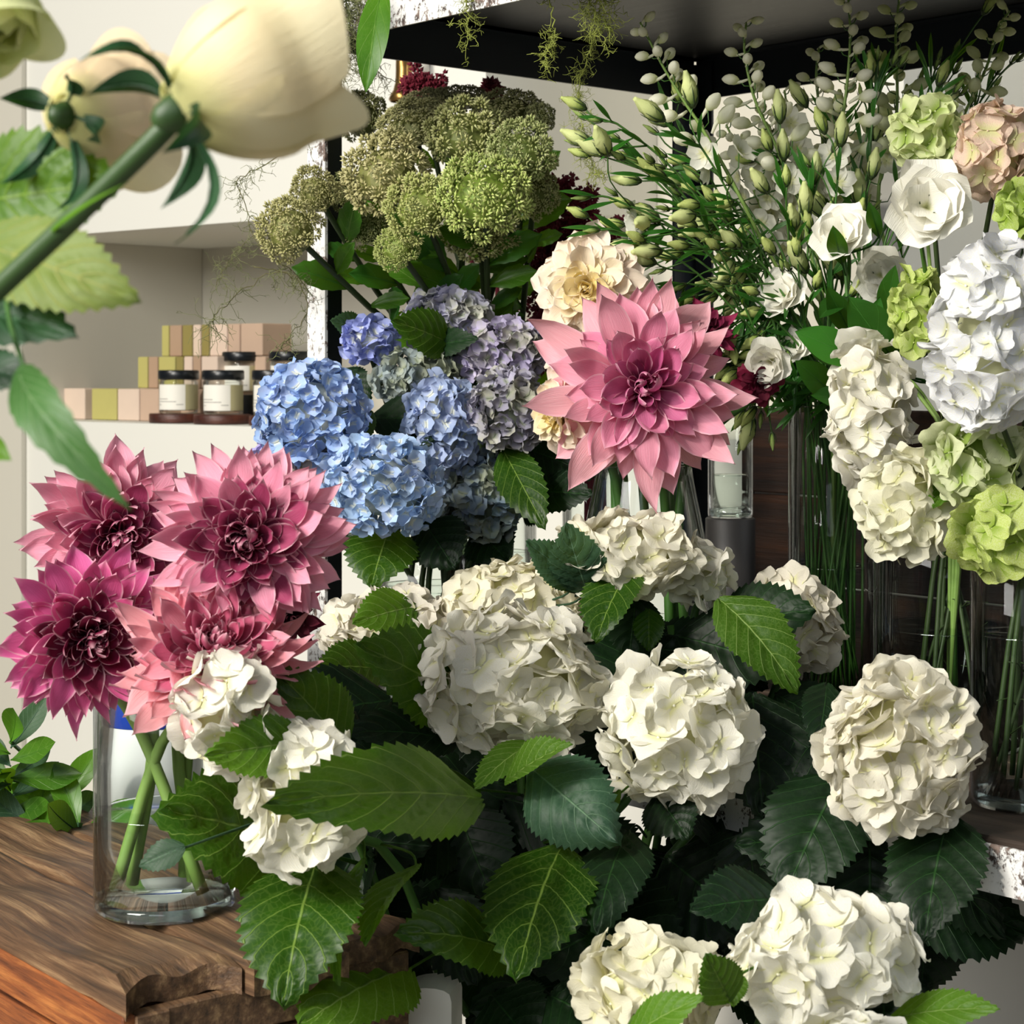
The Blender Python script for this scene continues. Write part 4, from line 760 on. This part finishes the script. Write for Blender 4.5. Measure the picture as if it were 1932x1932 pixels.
for i, (x, y, k) in enumerate(LT):
    D = 2.0+.16*rl.random()-(.06 if x < 1300 else 0); tip = P(x, y, D); src = P(1530+rl.uniform(-60, 60)+(60 if x > 1600 else 0), 720+rl.uniform(-40, 40), 2.08)
    kw = {'s': 'slim closed bud', 'b': 'small plump bud', 'B': 'fat yellow-green bud', 'W': 'open white flower'}[k]
    th = thing('lisianthus', 'lisianthus stem ending in a %s, %s' % (kw, side_word(x, y)), 'lisianthus', src, 'lisianthus stems with a %s %s' % (kw, side_word(x, y)))
    d = tip-src; sag = np.array([0, 0, .025+.02*rl.random()])*(1 if x < 1500 else .3); m = src+d*.55+sag
    path = stem_tube(th, [tip, tip*.75+m*.25+sag*.25, m, src, M1+np.array([rl.uniform(-.03, .03), rl.uniform(-.03, .03), 0]), V1+np.array([rl.uniform(-.03, .03), rl.uniform(-.03, .03), .03])], [.0012, .0015], 'stem', 5, steps=25)
    ax = nrm(tip-path[3])
    def put(p, ax, k):
        if k == 'W':
            c = p+ax*.008; bloom(th, c, ax, .031, lin('#f8f8ee')); place(CALM, 'calyx', th, p-ax*.004, ax, .016)
        else:
            s = {'s': .018, 'b': .026, 'B': .037}[k]*rl.uniform(.9, 1.15); colr = lin({'s': '#7fa03c', 'b': '#bccb6a', 'B': '#d9e29a'}[k]); place(BUDS if k == 's' else BUDM, 'bud', th, p, ax, s, colr, rl.uniform(0, 6), 1.0)
            place(CALM, 'calyx', th, p-ax*.001, ax, s*.8)
    put(tip, ax, k)
    for b in range(rl.randint(4, 6)):
        q = path[rl.randint(4, 13)]; e = q+nrm(ax*1.0+np.array([rl.uniform(-.7, .7), rl.uniform(-.4, .2), rl.uniform(-.3, .7)]))*rl.uniform(.035, .08); g = G(); tube(g, bez([q, (q+e)/2+ax*.01, e], 6), [.0011, .0008], 4); part(g, 'branch', MT['stem'], th)
        put(e, nrm(e-q), rl.choice('ssbbB') if x < 1650 else rl.choice('ssb'))
    for b in range(9):
        q = path[rl.randint(2, 16)]; e = q+nrm(ax+np.array([rl.uniform(-.8, .8), rl.uniform(-.5, .2), rl.uniform(-.5, .6)]))*rl.uniform(.03, .06); leaf(th, q, e, .0055, 'ruscus', 'plain', teeth=0, nv=2, nu=6, seed=i*7+b, fold=.2)
# large white lisianthus blooms
for (x, y, D, R, ax, lb) in ((1592, 448, 1.98, .040, (-.3, -.8, .3), 'wide white lisianthus bloom behind the fat buds'), (1748, 392, 1.78, .050, (-.05, -.95, .1), 'pleated white bloom below the lime hydrangea'), (1485, 560, 2.06, .036, (-.5, -.7, .3), 'white lisianthus bloom hidden behind the buds'),
                             (1660, 520, 2.05, .036, (-.1, -.9, 0), 'white lisianthus bloom beside the ruscus leaves'), (1455, 680, 2.02, .032, (-.4, -.8, -.3), 'white lisianthus bloom above the burgundy flower'), (1500, 655, 2.08, .028, (-.3, -.8, .2), 'white lisianthus bloom over the leaning hydrangea')):
    c = P(x, y, D); th = thing('lisianthus', lb, 'lisianthus', c); bloom(th, c, ax, R*(.9), lin('#f7f5ea')); 
    g = G(); X, Y, Zz = basis(ax)
    rt = V1 if x < 1700 else V2; stem_tube(th, [c-nrm(ax)*.004, c-nrm(ax)*.03-K3*.03, rt+K3*.33, rt+K3*.03+np.array([.01, .01, 0])], [.002, .0026], 'stem', 6)
    place(CALM, 'calyx', th, c-nrm(ax)*.006, ax, .03)
# delphinium
def dbud_mesh():
    g = G(); prof = [(0, .1), (.12, .6), (.35, 1), (.6, 1), (.82, .72), (.96, .3), (1, .05)]; lathe(g, [(.30*r, h) for h, r in prof], (0, 0, 0), 10)
    uv = g.UV[0]; g.UV[0] = np.array([(b, a) for a, b in uv]); tube(g, [(.2, 0, .35), (.1, 0, -.15), (-.05, 0, -.5)], [.12, .06], 6); return g.mesh('bud', MT['dbud'])
DB = dbud_mesh()
DF = []
for k in range(5):
    g = G(); a = k*2*math.pi/5
    def f(u, v):
        ww = .45*math.sin(math.pi*(.1+.75*u))**.7; q = np.array([u*.95, ww*v, .3*u*u+.3*ww*v*v]); return (q[0]*math.cos(a)-q[1]*math.sin(a), q[0]*math.sin(a)+q[1]*math.cos(a), q[2])
    g.add(*grid(5, 4, f)); DF.append(g.mesh('petal', MT['cream']))
DS = [([(1208, 42), (1248, 120), (1290, 190), (1335, 260), (1420, 420)], 2.06, 'bending away to the hanging fern', 9), ([(1408, 42), (1405, 100), (1425, 190), (1470, 290), (1520, 430)], 2.1, 'second from the hanging fern', 10), ([(1600, -10), (1604, 70), (1598, 160), (1585, 260), (1570, 420)], 2.08, 'tallest and straightest', 11),
      ([(1700, -30), (1690, 60), (1692, 130), (1690, 230), (1660, 420)], 2.14, 'dense and dark-budded, topmost', 12), ([(1905, 20), (1880, 60), (1860, 130), (1800, 260), (1750, 420)], 2.12, 'outermost, above the blush hydrangea', 8), ([(1545, 90), (1540, 150), (1550, 240), (1560, 420)], 2.2, 'short, behind the tallest', 9), ([(1480, 170), (1490, 240), (1500, 330), (1540, 480)], 2.16, 'short, with open white flowers', 8), ([(1440, 215), (1450, 300), (1480, 400), (1540, 560)], 2.2, 'low, massed with white flowers behind the fat buds', 8), ([(1640, 210), (1630, 300), (1600, 420), (1570, 560)], 2.2, 'low, massed with white flowers before the rear rail', 8), ([(1370, 235), (1400, 300), (1440, 400), (1520, 560)], 2.16, 'low and leaning, its white flowers open by the rear corner post', 7)]
for i, (pts, D, lb, nb) in enumerate(DS):
    p3 = [P(x, y, D) for x, y in pts]; th = thing('delphinium', 'white delphinium spike, '+lb, 'delphinium', p3[-1]); rt = V1 if i in (0, 1, 2, 5, 6) else V2
    path = stem_tube(th, p3+[rt+K3*(.35 if rt is V1 else .31), rt+K3*.03], [.0012, .0026], 'palestem', 6, steps=42)
    path = path[:]; ar = [np.linalg.norm(path[k]-path[0]) for k in range(len(path))]; n_b = nb*2+4
    for b in range(n_b):
        s = .004+b*.0088; k = next(j for j in range(len(path)) if ar[j] >= s or j == len(path)-1); q = path[k]-(path[k]-path[k-1])*0 if k else path[0]; ax = nrm(path[max(k-1, 0)]-path[min(k+1, len(path)-1)])
        a = b*2.2; X, Y, Zz = basis(ax); rad = X*math.cos(a)+Y*math.sin(a); L = .006+.0008*b; e = q+rad*L+ax*L*.9; size = .0095+.0004*b
        g = G(); tube(g, [q, q+rad*L*.6+ax*L*.2, e], .0007, 4); part(g, 'pedicel', MT['stem'], th)
        if b > (n_b-5 if i < 6 else 4): 
            h = bloom(th, e, nrm(rad+np.array([0, -.6, .2])), .019, lin('#f2f1e2'), DF)
        else: place(DB, 'bud', th, e-rad*.001, nrm(rad+ax*.35), size*1.6, lin('#fbfae6' if i not in (3, 4) else '#dfe4b4'), a)
# ruscus-like broad leaves near the white lisianthus
th = thing('foliage_stem', 'leafy green stem with broad smooth leaves under the lisianthus', 'foliage', P(1600, 760, 2.0)); path = stem_tube(th, [P(1590, 440, 2.0), P(1600, 600, 2.0), P(1600, 760, 2.04), M1, V1+K3*.03], [.0018, .003], 'stem')
for i, (bx, by, tx, ty, w_) in enumerate(((1600, 690, 1502, 625, 62), (1580, 755, 1500, 680, 58), (1590, 500, 1572, 425, 40), (1610, 640, 1560, 540, 46), (1640, 700, 1660, 560, 52), (1600, 560, 1545, 600, 44), (1620, 770, 1530, 745, 50), (1670, 620, 1690, 500, 46), (1660, 450, 1640, 380, 30))):
    b = P(bx, by, 1.98); leaf(th, b, P(tx, ty, 1.93), w_*1.95/F, 'ruscus', 'plain', teeth=0, nv=8, seed=i, pet=nearest(path, b), fold=.2)
# thin stems in the wide vases
for k in range(9):
    v, h = (V2, .3) if k < 6 else (V3, .24); rr = .045 if k < 6 else .03; a = k*1.3; b = v+np.array([math.cos(a)*rr, math.sin(a)*rr, .016]); t = v+np.array([-math.cos(a)*rr*.8, -math.sin(a)*rr*.8, h])
    th = thing('stem_cutting', 'thin green stem with wispy side shoots standing in the %s' % ('wide cylinder vase' if k < 6 else 'vase at the shelf edge'), 'stem', b, 'wispy stems in the '+('wide vase' if k < 6 else 'edge vase')); path = stem_tube(th, [b, (b+t)/2+np.array([.006, 0, 0]), t], .0022, 'darkstem')
    for j in range(6):
        q = path[3+j*2]; d = np.array([rl.uniform(-1, 1), rl.uniform(-1, 1), rl.uniform(.2, 1)])*.022; g = G(); tube(g, [q, q+d*.5+K3*.004, q+d], [.0009, .0004], 4); part(g, 'side_shoot', MT['darkstem'], th)
# ------------------------------------------------------------------ roses in front
def rose(label, cx, cy, D, axis, L, R, mk, col, seed, stem_pts, stemr, sepals=True, leaves=(), nlay=((0, 5, 1.0), (1, 5, .86), (2, 5, .70), (3, 5, .52), (4, 4, .34)), flare=.25):
    rnd = random.Random(seed); b = P(cx, cy, D); ax = nrm(axis); X, Y, Zz = basis(ax); th = thing('rose', label, 'rose', b)
    for lay, n, k in nlay:
        for i in range(n):
            a0 = 2*math.pi*(i+.5*lay+rnd.uniform(-.12, .12))/n; half = math.pi/n*1.42; ht = L*(1-.05*lay)*rnd.uniform(.92, 1.06)*(1 if lay else .95); fl = (flare if lay == 0 else .05 if lay == 1 else -.08*lay)*R*rnd.uniform(.6, 1.4); off = R*.03*((i % 2)-.5)+rnd.uniform(-.01, .01)*R; ph = rnd.uniform(0, 6)
            def f(u, v):
                wv = half*(math.sin(math.pi*(.16+.60*u))**.6)/1.0; a = a0+v*wv; uu = u
                r = R*k*(math.sin(math.pi*min(.5, .08+.62*uu)))**.75*(1-.20*max(0, uu-.55)/.45)+fl*max(0, uu-.70)/.30*(1+.6*math.cos(v*2.2))+off*uu
                h = ht*(uu*(1-.14*v*v*uu)-.02)+.035*L*math.sin(3*v+ph)*uu**3; r += R*.04*math.sin(4*v+ph)*uu**2+R*.10*v*v*uu*uu*(.3 if lay else .9)
                r = max(r, .003*k); return b+X*r*math.cos(a)+Y*r*math.sin(a)+Zz*h
            g = G(); g.add(*grid(12, 12, f)); part(g, 'petal', MT[mk], th, True, tuple(min(1, c*rnd.uniform(.97, 1.03)) for c in col[:3])+(1,))
    g = G(); s = R/.038; lathe(g, [(.0001, -.0125*s), (.0035*s, -.012*s), (.0065*s, -.009*s), (.0085*s, -.003*s), (.0095*s, .003*s), (.006*s, .006*s)], b, 14, 0, ax); part(g, 'calyx', MT['rosestem'], th)
    if sepals:
        for i in range(5):
            a = 2*math.pi*i/5+.4; rad = X*math.cos(a)+Y*math.sin(a); q = b+rad*.008*s; m = rad*.8-Zz*rnd.uniform(.15, .7)-K3*rnd.uniform(0, .5)
            leaf(th, q, q+m*.040*s*rnd.uniform(.8, 1.25), .015*s, 'roseleafd', 'rose', teeth=0, nv=6, nu=10, bow=.25, name='sepal', seed=i, nhint=Zz+rad*.3, fold=.4)
    path = stem_tube(th, stem_pts, stemr, 'rosestem', 12)
    for i, lf in enumerate(leaves):
        bx, by, bD, tx, ty, tD, w_, m_ = lf[:8]; kw = lf[8] if len(lf) > 8 else {}; q = P(bx, by, bD)
        leaf(th, q, P(tx, ty, tD), w_*(bD+tD)/2/F, m_, 'rose', pet=nearest(path, q, False), seed=seed+i, **kw)
    return th
IV = lin('#f5eecb')
b1 = P(338, 212, .72)
rose('large ivory rose held up front, seen from below its green calyx', 338, 212, .72, (.80, .38, .46), .066, .0335, 'rose', IV, 201, [b1, P(290, 265, .72), P(120, 430, .74), P(-60, 600, .76), P(-320, 860, .80), P(-460, 1500, .86)], [.0042, .0044], leaves=[
    (60, 480, .76, 240, 345, .70, 10, 'roseleaf', dict(teeth=0)),
    (-110, 400, .86, 242, 345, .82, 250, 'roseleaf', dict(tilt=.1, teeth=15, fold=.1, bow=.05)),
    (-60, 455, .82, 268, 572, .77, 180, 'roseleafl', dict(tilt=.1, teeth=17, fold=.15)),
    (-120, 590, .84, 150, 640, .78, 150, 'roseleafd', dict(tilt=-.2, teeth=11))])
rose('cream rose behind the large ivory one, seen from behind', 122, 218, .82, (.45, .86, .12), .044, .026, 'rose', lin('#f1e3bf'), 202, [P(122, 218, .82), P(90, 300, .84), P(-40, 480, .86), P(-360, 900, .92), P(-460, 1600, .96)], .0032, leaves=[
    (-60, 690, .80, 60, 720, .78, 90, 'roseleafd', dict(teeth=9)), (40, 690, .76, 250, 965, .70, 95, 'roseleafc', dict(tilt=.3, bow=.22, fold=.2, teeth=9)), (-60, 830, .8, 22, 868, .78, 60, 'roseleaf', dict(teeth=0))], flare=.5)
rose('green-tinged white rose at the upper corner above the cream rose', -40, -30, .78, (.30, -.3, -.75), .034, .022, 'greenrose', lin('#e4e8b0'), 203, [P(-40, -30, .78), P(-70, -90, .82), P(-300, -60, .86), P(-260, 400, .9), P(-480, 1200, .95)], .003, False)
# ------------------------------------------------------------------ hanging fern strands and blade leaf
def strand(label, pts, D, mk, spread, nside, seed, r=.0009, fuzz=0, group=None, hook=True):
    rnd = np.random.default_rng(seed); p3 = [P(x, y, D+.02*math.sin(i)) for i, (x, y) in enumerate(pts)]; path = bez(p3, 30); path = [p+rnd.normal(0, .0014, 3) for p in path]; th = thing('asparagus_fern', label, 'hanging fern', p3[0], group)
    g = G(); tube(g, path, [r, r*.6], 5); part(g, 'stem', MT['twig'] if mk == 'twig' else MT[mk], th); g = G()
    for k in range(nside):
        q = path[rnd.integers(1, len(path))]; d = rnd.normal(0, 1, 3)*[1, .6, 1]+[0, 0, -.35]; d = nrm(d); a = [q]; 
        for j in range(6): d = nrm(d+rnd.normal(0, .55, 3)+[0, 0, -.12]); a.append(a[-1]+d*spread/6)
        tube(g, a, [r*.6, r*.35], 3, cap=False)
        for j in range(fuzz):
            s = a[rnd.integers(1, 7)]; e = nrm(rnd.normal(0, 1, 3))*rnd.uniform(.004, .010); tube(g, [s, s+e*.6+rnd.normal(0, .001, 3), s+e], [r*.45, r*.3], 3, cap=False)
    part(g, 'fronds', MT[mk if mk != 'twig' else 'mossd'], th); return th
strand('dry fern clump massed over the rack corner beside the ivory rose', [(660, -40), (650, 20), (640, 70), (630, 110)], 2.12, 'mossd', .05, 200, 1, .0008, 7)
strand('olive fern tangle hugging the edge of the ivory rose', [(600, -40), (615, 10), (625, 60), (640, 130)], 2.16, 'mossd', .05, 150, 21, .0008, 6)
strand('grey-green fern sprig drooping before the blade leaf', [(720, -30), (700, 40), (680, 100), (735, 150)], 2.24, 'mossd', .04, 60, 2, .0007, 6)
strand('fine fern hanging from the middle of the front rail', [(870, -20), (885, 30), (880, 90)], 2.05, 'moss', .022, 26, 3, .0008, 6)
strand('yellow-green fern curl hanging in front of the dark side rail', [(1030, -20), (1045, 50), (1035, 90), (1030, 130)], 2.0, 'moss', .018, 30, 4, .0009, 6)
strand('yellow-green fern tuft at the rack edge before the dark board', [(1150, -20), (1120, 10), (1140, 40), (1120, 70)], 1.98, 'moss', .032, 55, 5, .0008, 8)
strand('long wispy fern trailing down toward the amaranth', [(1120, 60), (1100, 140), (1090, 200), (1110, 280), (1130, 330)], 2.1, 'moss', .022, 90, 6, .0006, 7)
strand('bare twiggy strand trailing beside the lowest sedum', [(600, 250), (500, 310), (450, 340), (470, 400), (480, 450), (560, 520), (590, 560)], 2.2, 'twig', .03, 60, 7, .0007, 3)
strand('twiggy strand reaching over the soap boxes', [(590, 530), (520, 515), (460, 545), (410, 590), (395, 620)], 2.24, 'twig', .045, 42, 8, .0007, 2)
strand('curling dry strand dangling above the black-lidded jars', [(480, 500), (560, 530), (580, 590), (540, 640), (528, 665)], 2.2, 'twig', .03, 34, 9, .0007, 2)
strand('faint strand hanging before the niche corner', [(600, 330), (530, 390), (440, 480), (410, 540)], 2.3, 'twig', .035, 40, 10, .0006, 3)
th = thing('blade_leaf', 'long glossy green blade leaf hanging before the fern clump', 'leaf', P(712, -60, 2.05)); leaf(th, P(728, -60, 2.05), P(690, 175, 2.0), 62*2.03/F, 'smooth_leaf', 'plain', teeth=0, bow=.06, fold=.15, droop=0)
# ------------------------------------------------------------------ leafy plant behind the crate
tp = thing('leafy_plant', 'bushy plant with oval green leaves behind the brown crate', 'plant', np.array([-.62, 2.16, Z(BZ)]))
g = G(); lathe(g, [(.001, 0), (.05, 0), (.065, .09), (.068, .09), (.06, .088), (.001, .08)], (-.50, 2.16, Z(BZ)), 24); part(g, 'pot', MT['panel'], tp)
rp_ = random.Random(4); PB = np.array([-.50, 2.16, Z(BZ)+.08])
for k, (x, y) in enumerate(((20, 1470), (110, 1520), (150, 1560), (60, 1560), (-30, 1500), (20, 1400), (90, 1610), (150, 1640), (10, 1620))):
    D = 1.94+.05*math.sin(k*2); c = P(x, y, D); path = stem_tube(tp, [c, c*.6+PB*.4, PB], [.002, .003], 'stem', 6)
    for j in range(8):
        a = j*2.4+k; d = nrm(np.array([math.cos(a)*.9, math.sin(a)*.6-.25, .75-.12*j])); q = c-K3*.006*j; L = rp_.uniform(.055, .075)
        leaf(tp, q, q+d*L, L*.42, 'smooth_leaf' if (j+k) % 3 else 'leafb', 'plain', teeth=0, nv=6, nu=10, seed=k*9+j, fold=.3, bow=-.08)
# tub with blue bands behind the vase
tb = np.array([P(288, 1400, 2.1)[0], 2.1, Z(BZ)]); r = thing('plastic_tub', 'white plastic tub with deep blue bands behind the dahlia vase', 'tub', tb)
g = G(); lathe(g, [(.001, 0), (.052, 0), (.055, .004), (.055, .345), (.001, .345)], tb, 32); part(g, 'body', plain('frosted_white_plastic', '#e6e7e8', .35), r)
blue = plain('cobalt_blue_band', '#1440b0', .35)
for z0, z1 in ((.175, .218), (.325, .36)): g = G(); lathe(g, [(.0555, z0), (.0562, z0+.001), (.0562, z1), (.0555, z1+.001)], tb, 32); part(g, 'band', blue, r, label='blue band')
# ------------------------------------------------------------------ niche contents: jars, boxes, boards
SHZ = -.1075
def niche(px, back=0.0):       # point on the niche shelf under picture column px, `back` metres behind its front
    k = (px-966)/F; p0 = W0+VW*back; a = (k*p0[1]-p0[0])/(UW[0]-k*UW[1]); return p0+UW*a+K3*Z(SHZ)
lidm = plain('black_jar_lid', '#101418', .3); wax = plain('cream_wax', '#cfcbb6', .5); labm = plain('cream_label', '#ece9df', .6); labk = plain('khaki_label', '#b5ad84', .6); ink = plain('dark_print', '#4a4640', .6)
walnut = wood('walnut', '#2c1510', '#54291c', '#7a4230', (6, 26, 26), .4)
UC = nrm((CAMP-niche(380))*[1, 1, 0])
def jar(px, back, z, label, w_=.083):
    c = niche(px, back)+K3*(z+.0005); c[2] = Z(SHZ)+z+.0005; r = w_/2*.98; th = thing('candle_jar', label, 'jar', c)
    g = G(); lathe(g, [(.001, 0), (r-.003, 0), (r, .004), (r, .066), (r-.004, .071), (r-.005, .071), (r-.0035, .066), (r-.0035, .006), (.001, .006)], c, 36); part(g, 'glass_body', MT['glass'], th)
    g = G(); lathe(g, [(.001, .0065), (r-.004, .0065), (r-.004, .060), (.001, .060)], c, 32); part(g, 'wax', wax, th)
    def band(a0, a1, z0, z1, rr, m, nm, lb=None):
        g = G(); n = 14; base = math.atan2(UC[1], UC[0]); V = [c+np.array([math.cos(base+a0+(a1-a0)*i/n)*rr, math.sin(base+a0+(a1-a0)*i/n)*rr, zz]) for zz in (z0, z1) for i in range(n+1)]
        g.add(V, [(i, i+1, n+2+i, n+1+i) for i in range(n)]); return part(g, nm, m, th, label=lb)
    lb = band(-1.25, .35, .008, .060, r+.0004, labm, 'front_label'); band(.35, 1.35, .008, .060, r+.0004, labk, 'side_label', 'khaki label panel')
    for (a0, a1, zz) in ((-1.2, -.55, .030), (-1.2, -.1, .0245), (-.1, .25, .0185), (-1.2, -1.0, .018)):
        band(a0, a1, zz, zz+.0009, r+.0008, ink, 'print_line')
    g = G(); lathe(g, [(.001, .070), (r+.0005, .070), (r+.002, .072), (r+.002, .0875), (r, .090), (.001, .090)], c, 36); part(g, 'lid', lidm, th)
def board(px, back, label, r=.058):
    c = niche(px, back); c[2] = Z(SHZ)+.0003; g = G(); lathe(g, [(.001, 0), (r, 0), (r+.0008, .002), (r+.0008, .017), (r-.0006, .019), (.001, .019)], c, 40); solo(g, 'serving_board', walnut, label, 'board', c)
board(335, .075, 'round walnut board under the outermost front jar'); board(420, .075, 'round walnut board under the middle front jar'); board(518, .075, 'round walnut board half hidden behind blue petals', .05)
jar(337, .07, .019, 'black-lidded candle jar, first of the front row beside the pink box'); jar(421, .07, .019, 'black-lidded candle jar in the middle of the front row'); jar(516, .07, .019, 'black-lidded candle jar at the edge of the blue hydrangea')
BK = .22
stand = G(); c0 = niche(455, BK-.05); box(stand, np.array([c0[0], c0[1], Z(SHZ)]), UW*.24, VW*.11, K3*.058); solo(stand, 'riser', lidm, 'black riser block carrying the two upper jars', 'riser', c0, smooth=False)
jar(457, BK, .058, 'upper black-lidded candle jar standing over the front middle one'); jar(546, BK, .058, 'upper black-lidded candle jar next to the peeling post')
cols = {'y': '#b9b26a', 't': '#b0937a', 'p': '#dcc6b4', 'b': '#c4a892', 'o': '#8f8348', 'k': '#a58f78'}
CM = {k: plain('soap_box_'+n_, v, .7, .05, 200, .15) for (k, v), n_ in zip(cols.items(), ('yellow', 'tan', 'pink', 'beige', 'olive', 'khaki'))}
rows = [(0, [(112, 160, 'p'), (172, 220, 'y'), (221, 262, 'p'), (263, 300, 'b')], .0), (1, [(259, 278, 'y'), (279, 297, 't'), (298, 330, 'y'), (331, 345, 'o'), (346, 362, 'p'), (363, 378, 't'), (379, 410, 'p')], .0695),
        (2, [(304, 318, 'y'), (319, 342, 't'), (343, 362, 'o'), (363, 378, 'p'), (379, 394, 'o'), (395, 428, 'p'), (429, 452, 'b'), (453, 495, 'b')], .139)]
nm = {'y': 'yellow-green', 't': 'tan', 'p': 'pale pink', 'b': 'beige', 'o': 'olive', 'k': 'khaki'}
for lvl, bs, z in rows:
    for j, (xa, xb, cc) in enumerate(bs):
        bk = .10+.06*(lvl); a = niche(xa+.6, bk); b = niche(xb-.6, bk); h = .0685; g = G(); w3 = (b-a)*[1, 1, 0]; o_ = np.array([a[0], a[1], Z(SHZ)+z+.0003*(lvl+1)])
        box(g, o_, w3, VW*(.085 if lvl else .07), K3*h, 0, .002)
        if lvl == 0 and j in (1, 2, 3): pass
        nxt = 'at the outer end' if j == 0 else 'next to the %s one' % nm[bs[j-1][2]]
        ot = ['on the niche shelf', 'in the middle tier', 'in the top tier'][lvl]
        solo(g, 'soap_box', CM[cc], '%s soap box %s, %s, number %s along' % (nm[cc], ot, nxt, ['one', 'two', 'three', 'four', 'five', 'six', 'seven', 'eight'][j]) if False else '%s soap box %s, %s%s' % (nm[cc], ot, nxt, '' if j < 4 else ', near jars'), 'box', o_, smooth=False)
# filler supports under the upper tiers: hidden boxes of the tier below
for lvl, (xa, xb), z in ((0, (262, 412), 0.0), (1, (412, 500), .0695)):
    a = niche(xa, .16+.06*lvl); b = niche(xb, .16+.06*lvl); g = G(); hh = .0690 if lvl == 0 else .1380
    box(g, np.array([a[0], a[1], Z(SHZ)+.0002]), (b-a)*[1, 1, 0], VW*.15, K3*hh, 0, .002); solo(g, 'display_block', CM['b'], 'beige block at the back of the niche %s' % ('under the middle tier of boxes' if lvl == 0 else 'behind the upper jars'), 'block', a, smooth=False)
# brass bell on the cabinet front
bc_ = niche(762, -.07); sc_ = bc_[1]/F; zt, zb = Z((HY-95)*sc_), Z((HY-192)*sc_)
th = thing('brass_lamp', 'small aged brass lamp arm on the white cabinet above the sedum', 'lamp', (bc_[0], bc_[1], zb)); g = G(); H = zt-zb
lathe(g, [(.024, 0), (.027, .004), (.024, .012), (.019, .02), (.015, .035), (.0145, H*.6), (.0145, H), (.001, H+.004)], (bc_[0], bc_[1], zb), 24); part(g, 'bell', plain('aged_brass', '#a8824a', .3, .1, 60, .5, Metallic=.9), th)
g = G(); tube(g, [np.array([bc_[0], bc_[1], zb+H*.9]), np.array([bc_[0], bc_[1], zb+H*.9])+VW*.069], .006, 10); part(g, 'arm', MT['blackmetal'], th)
print('objects', len(bpy.data.objects))
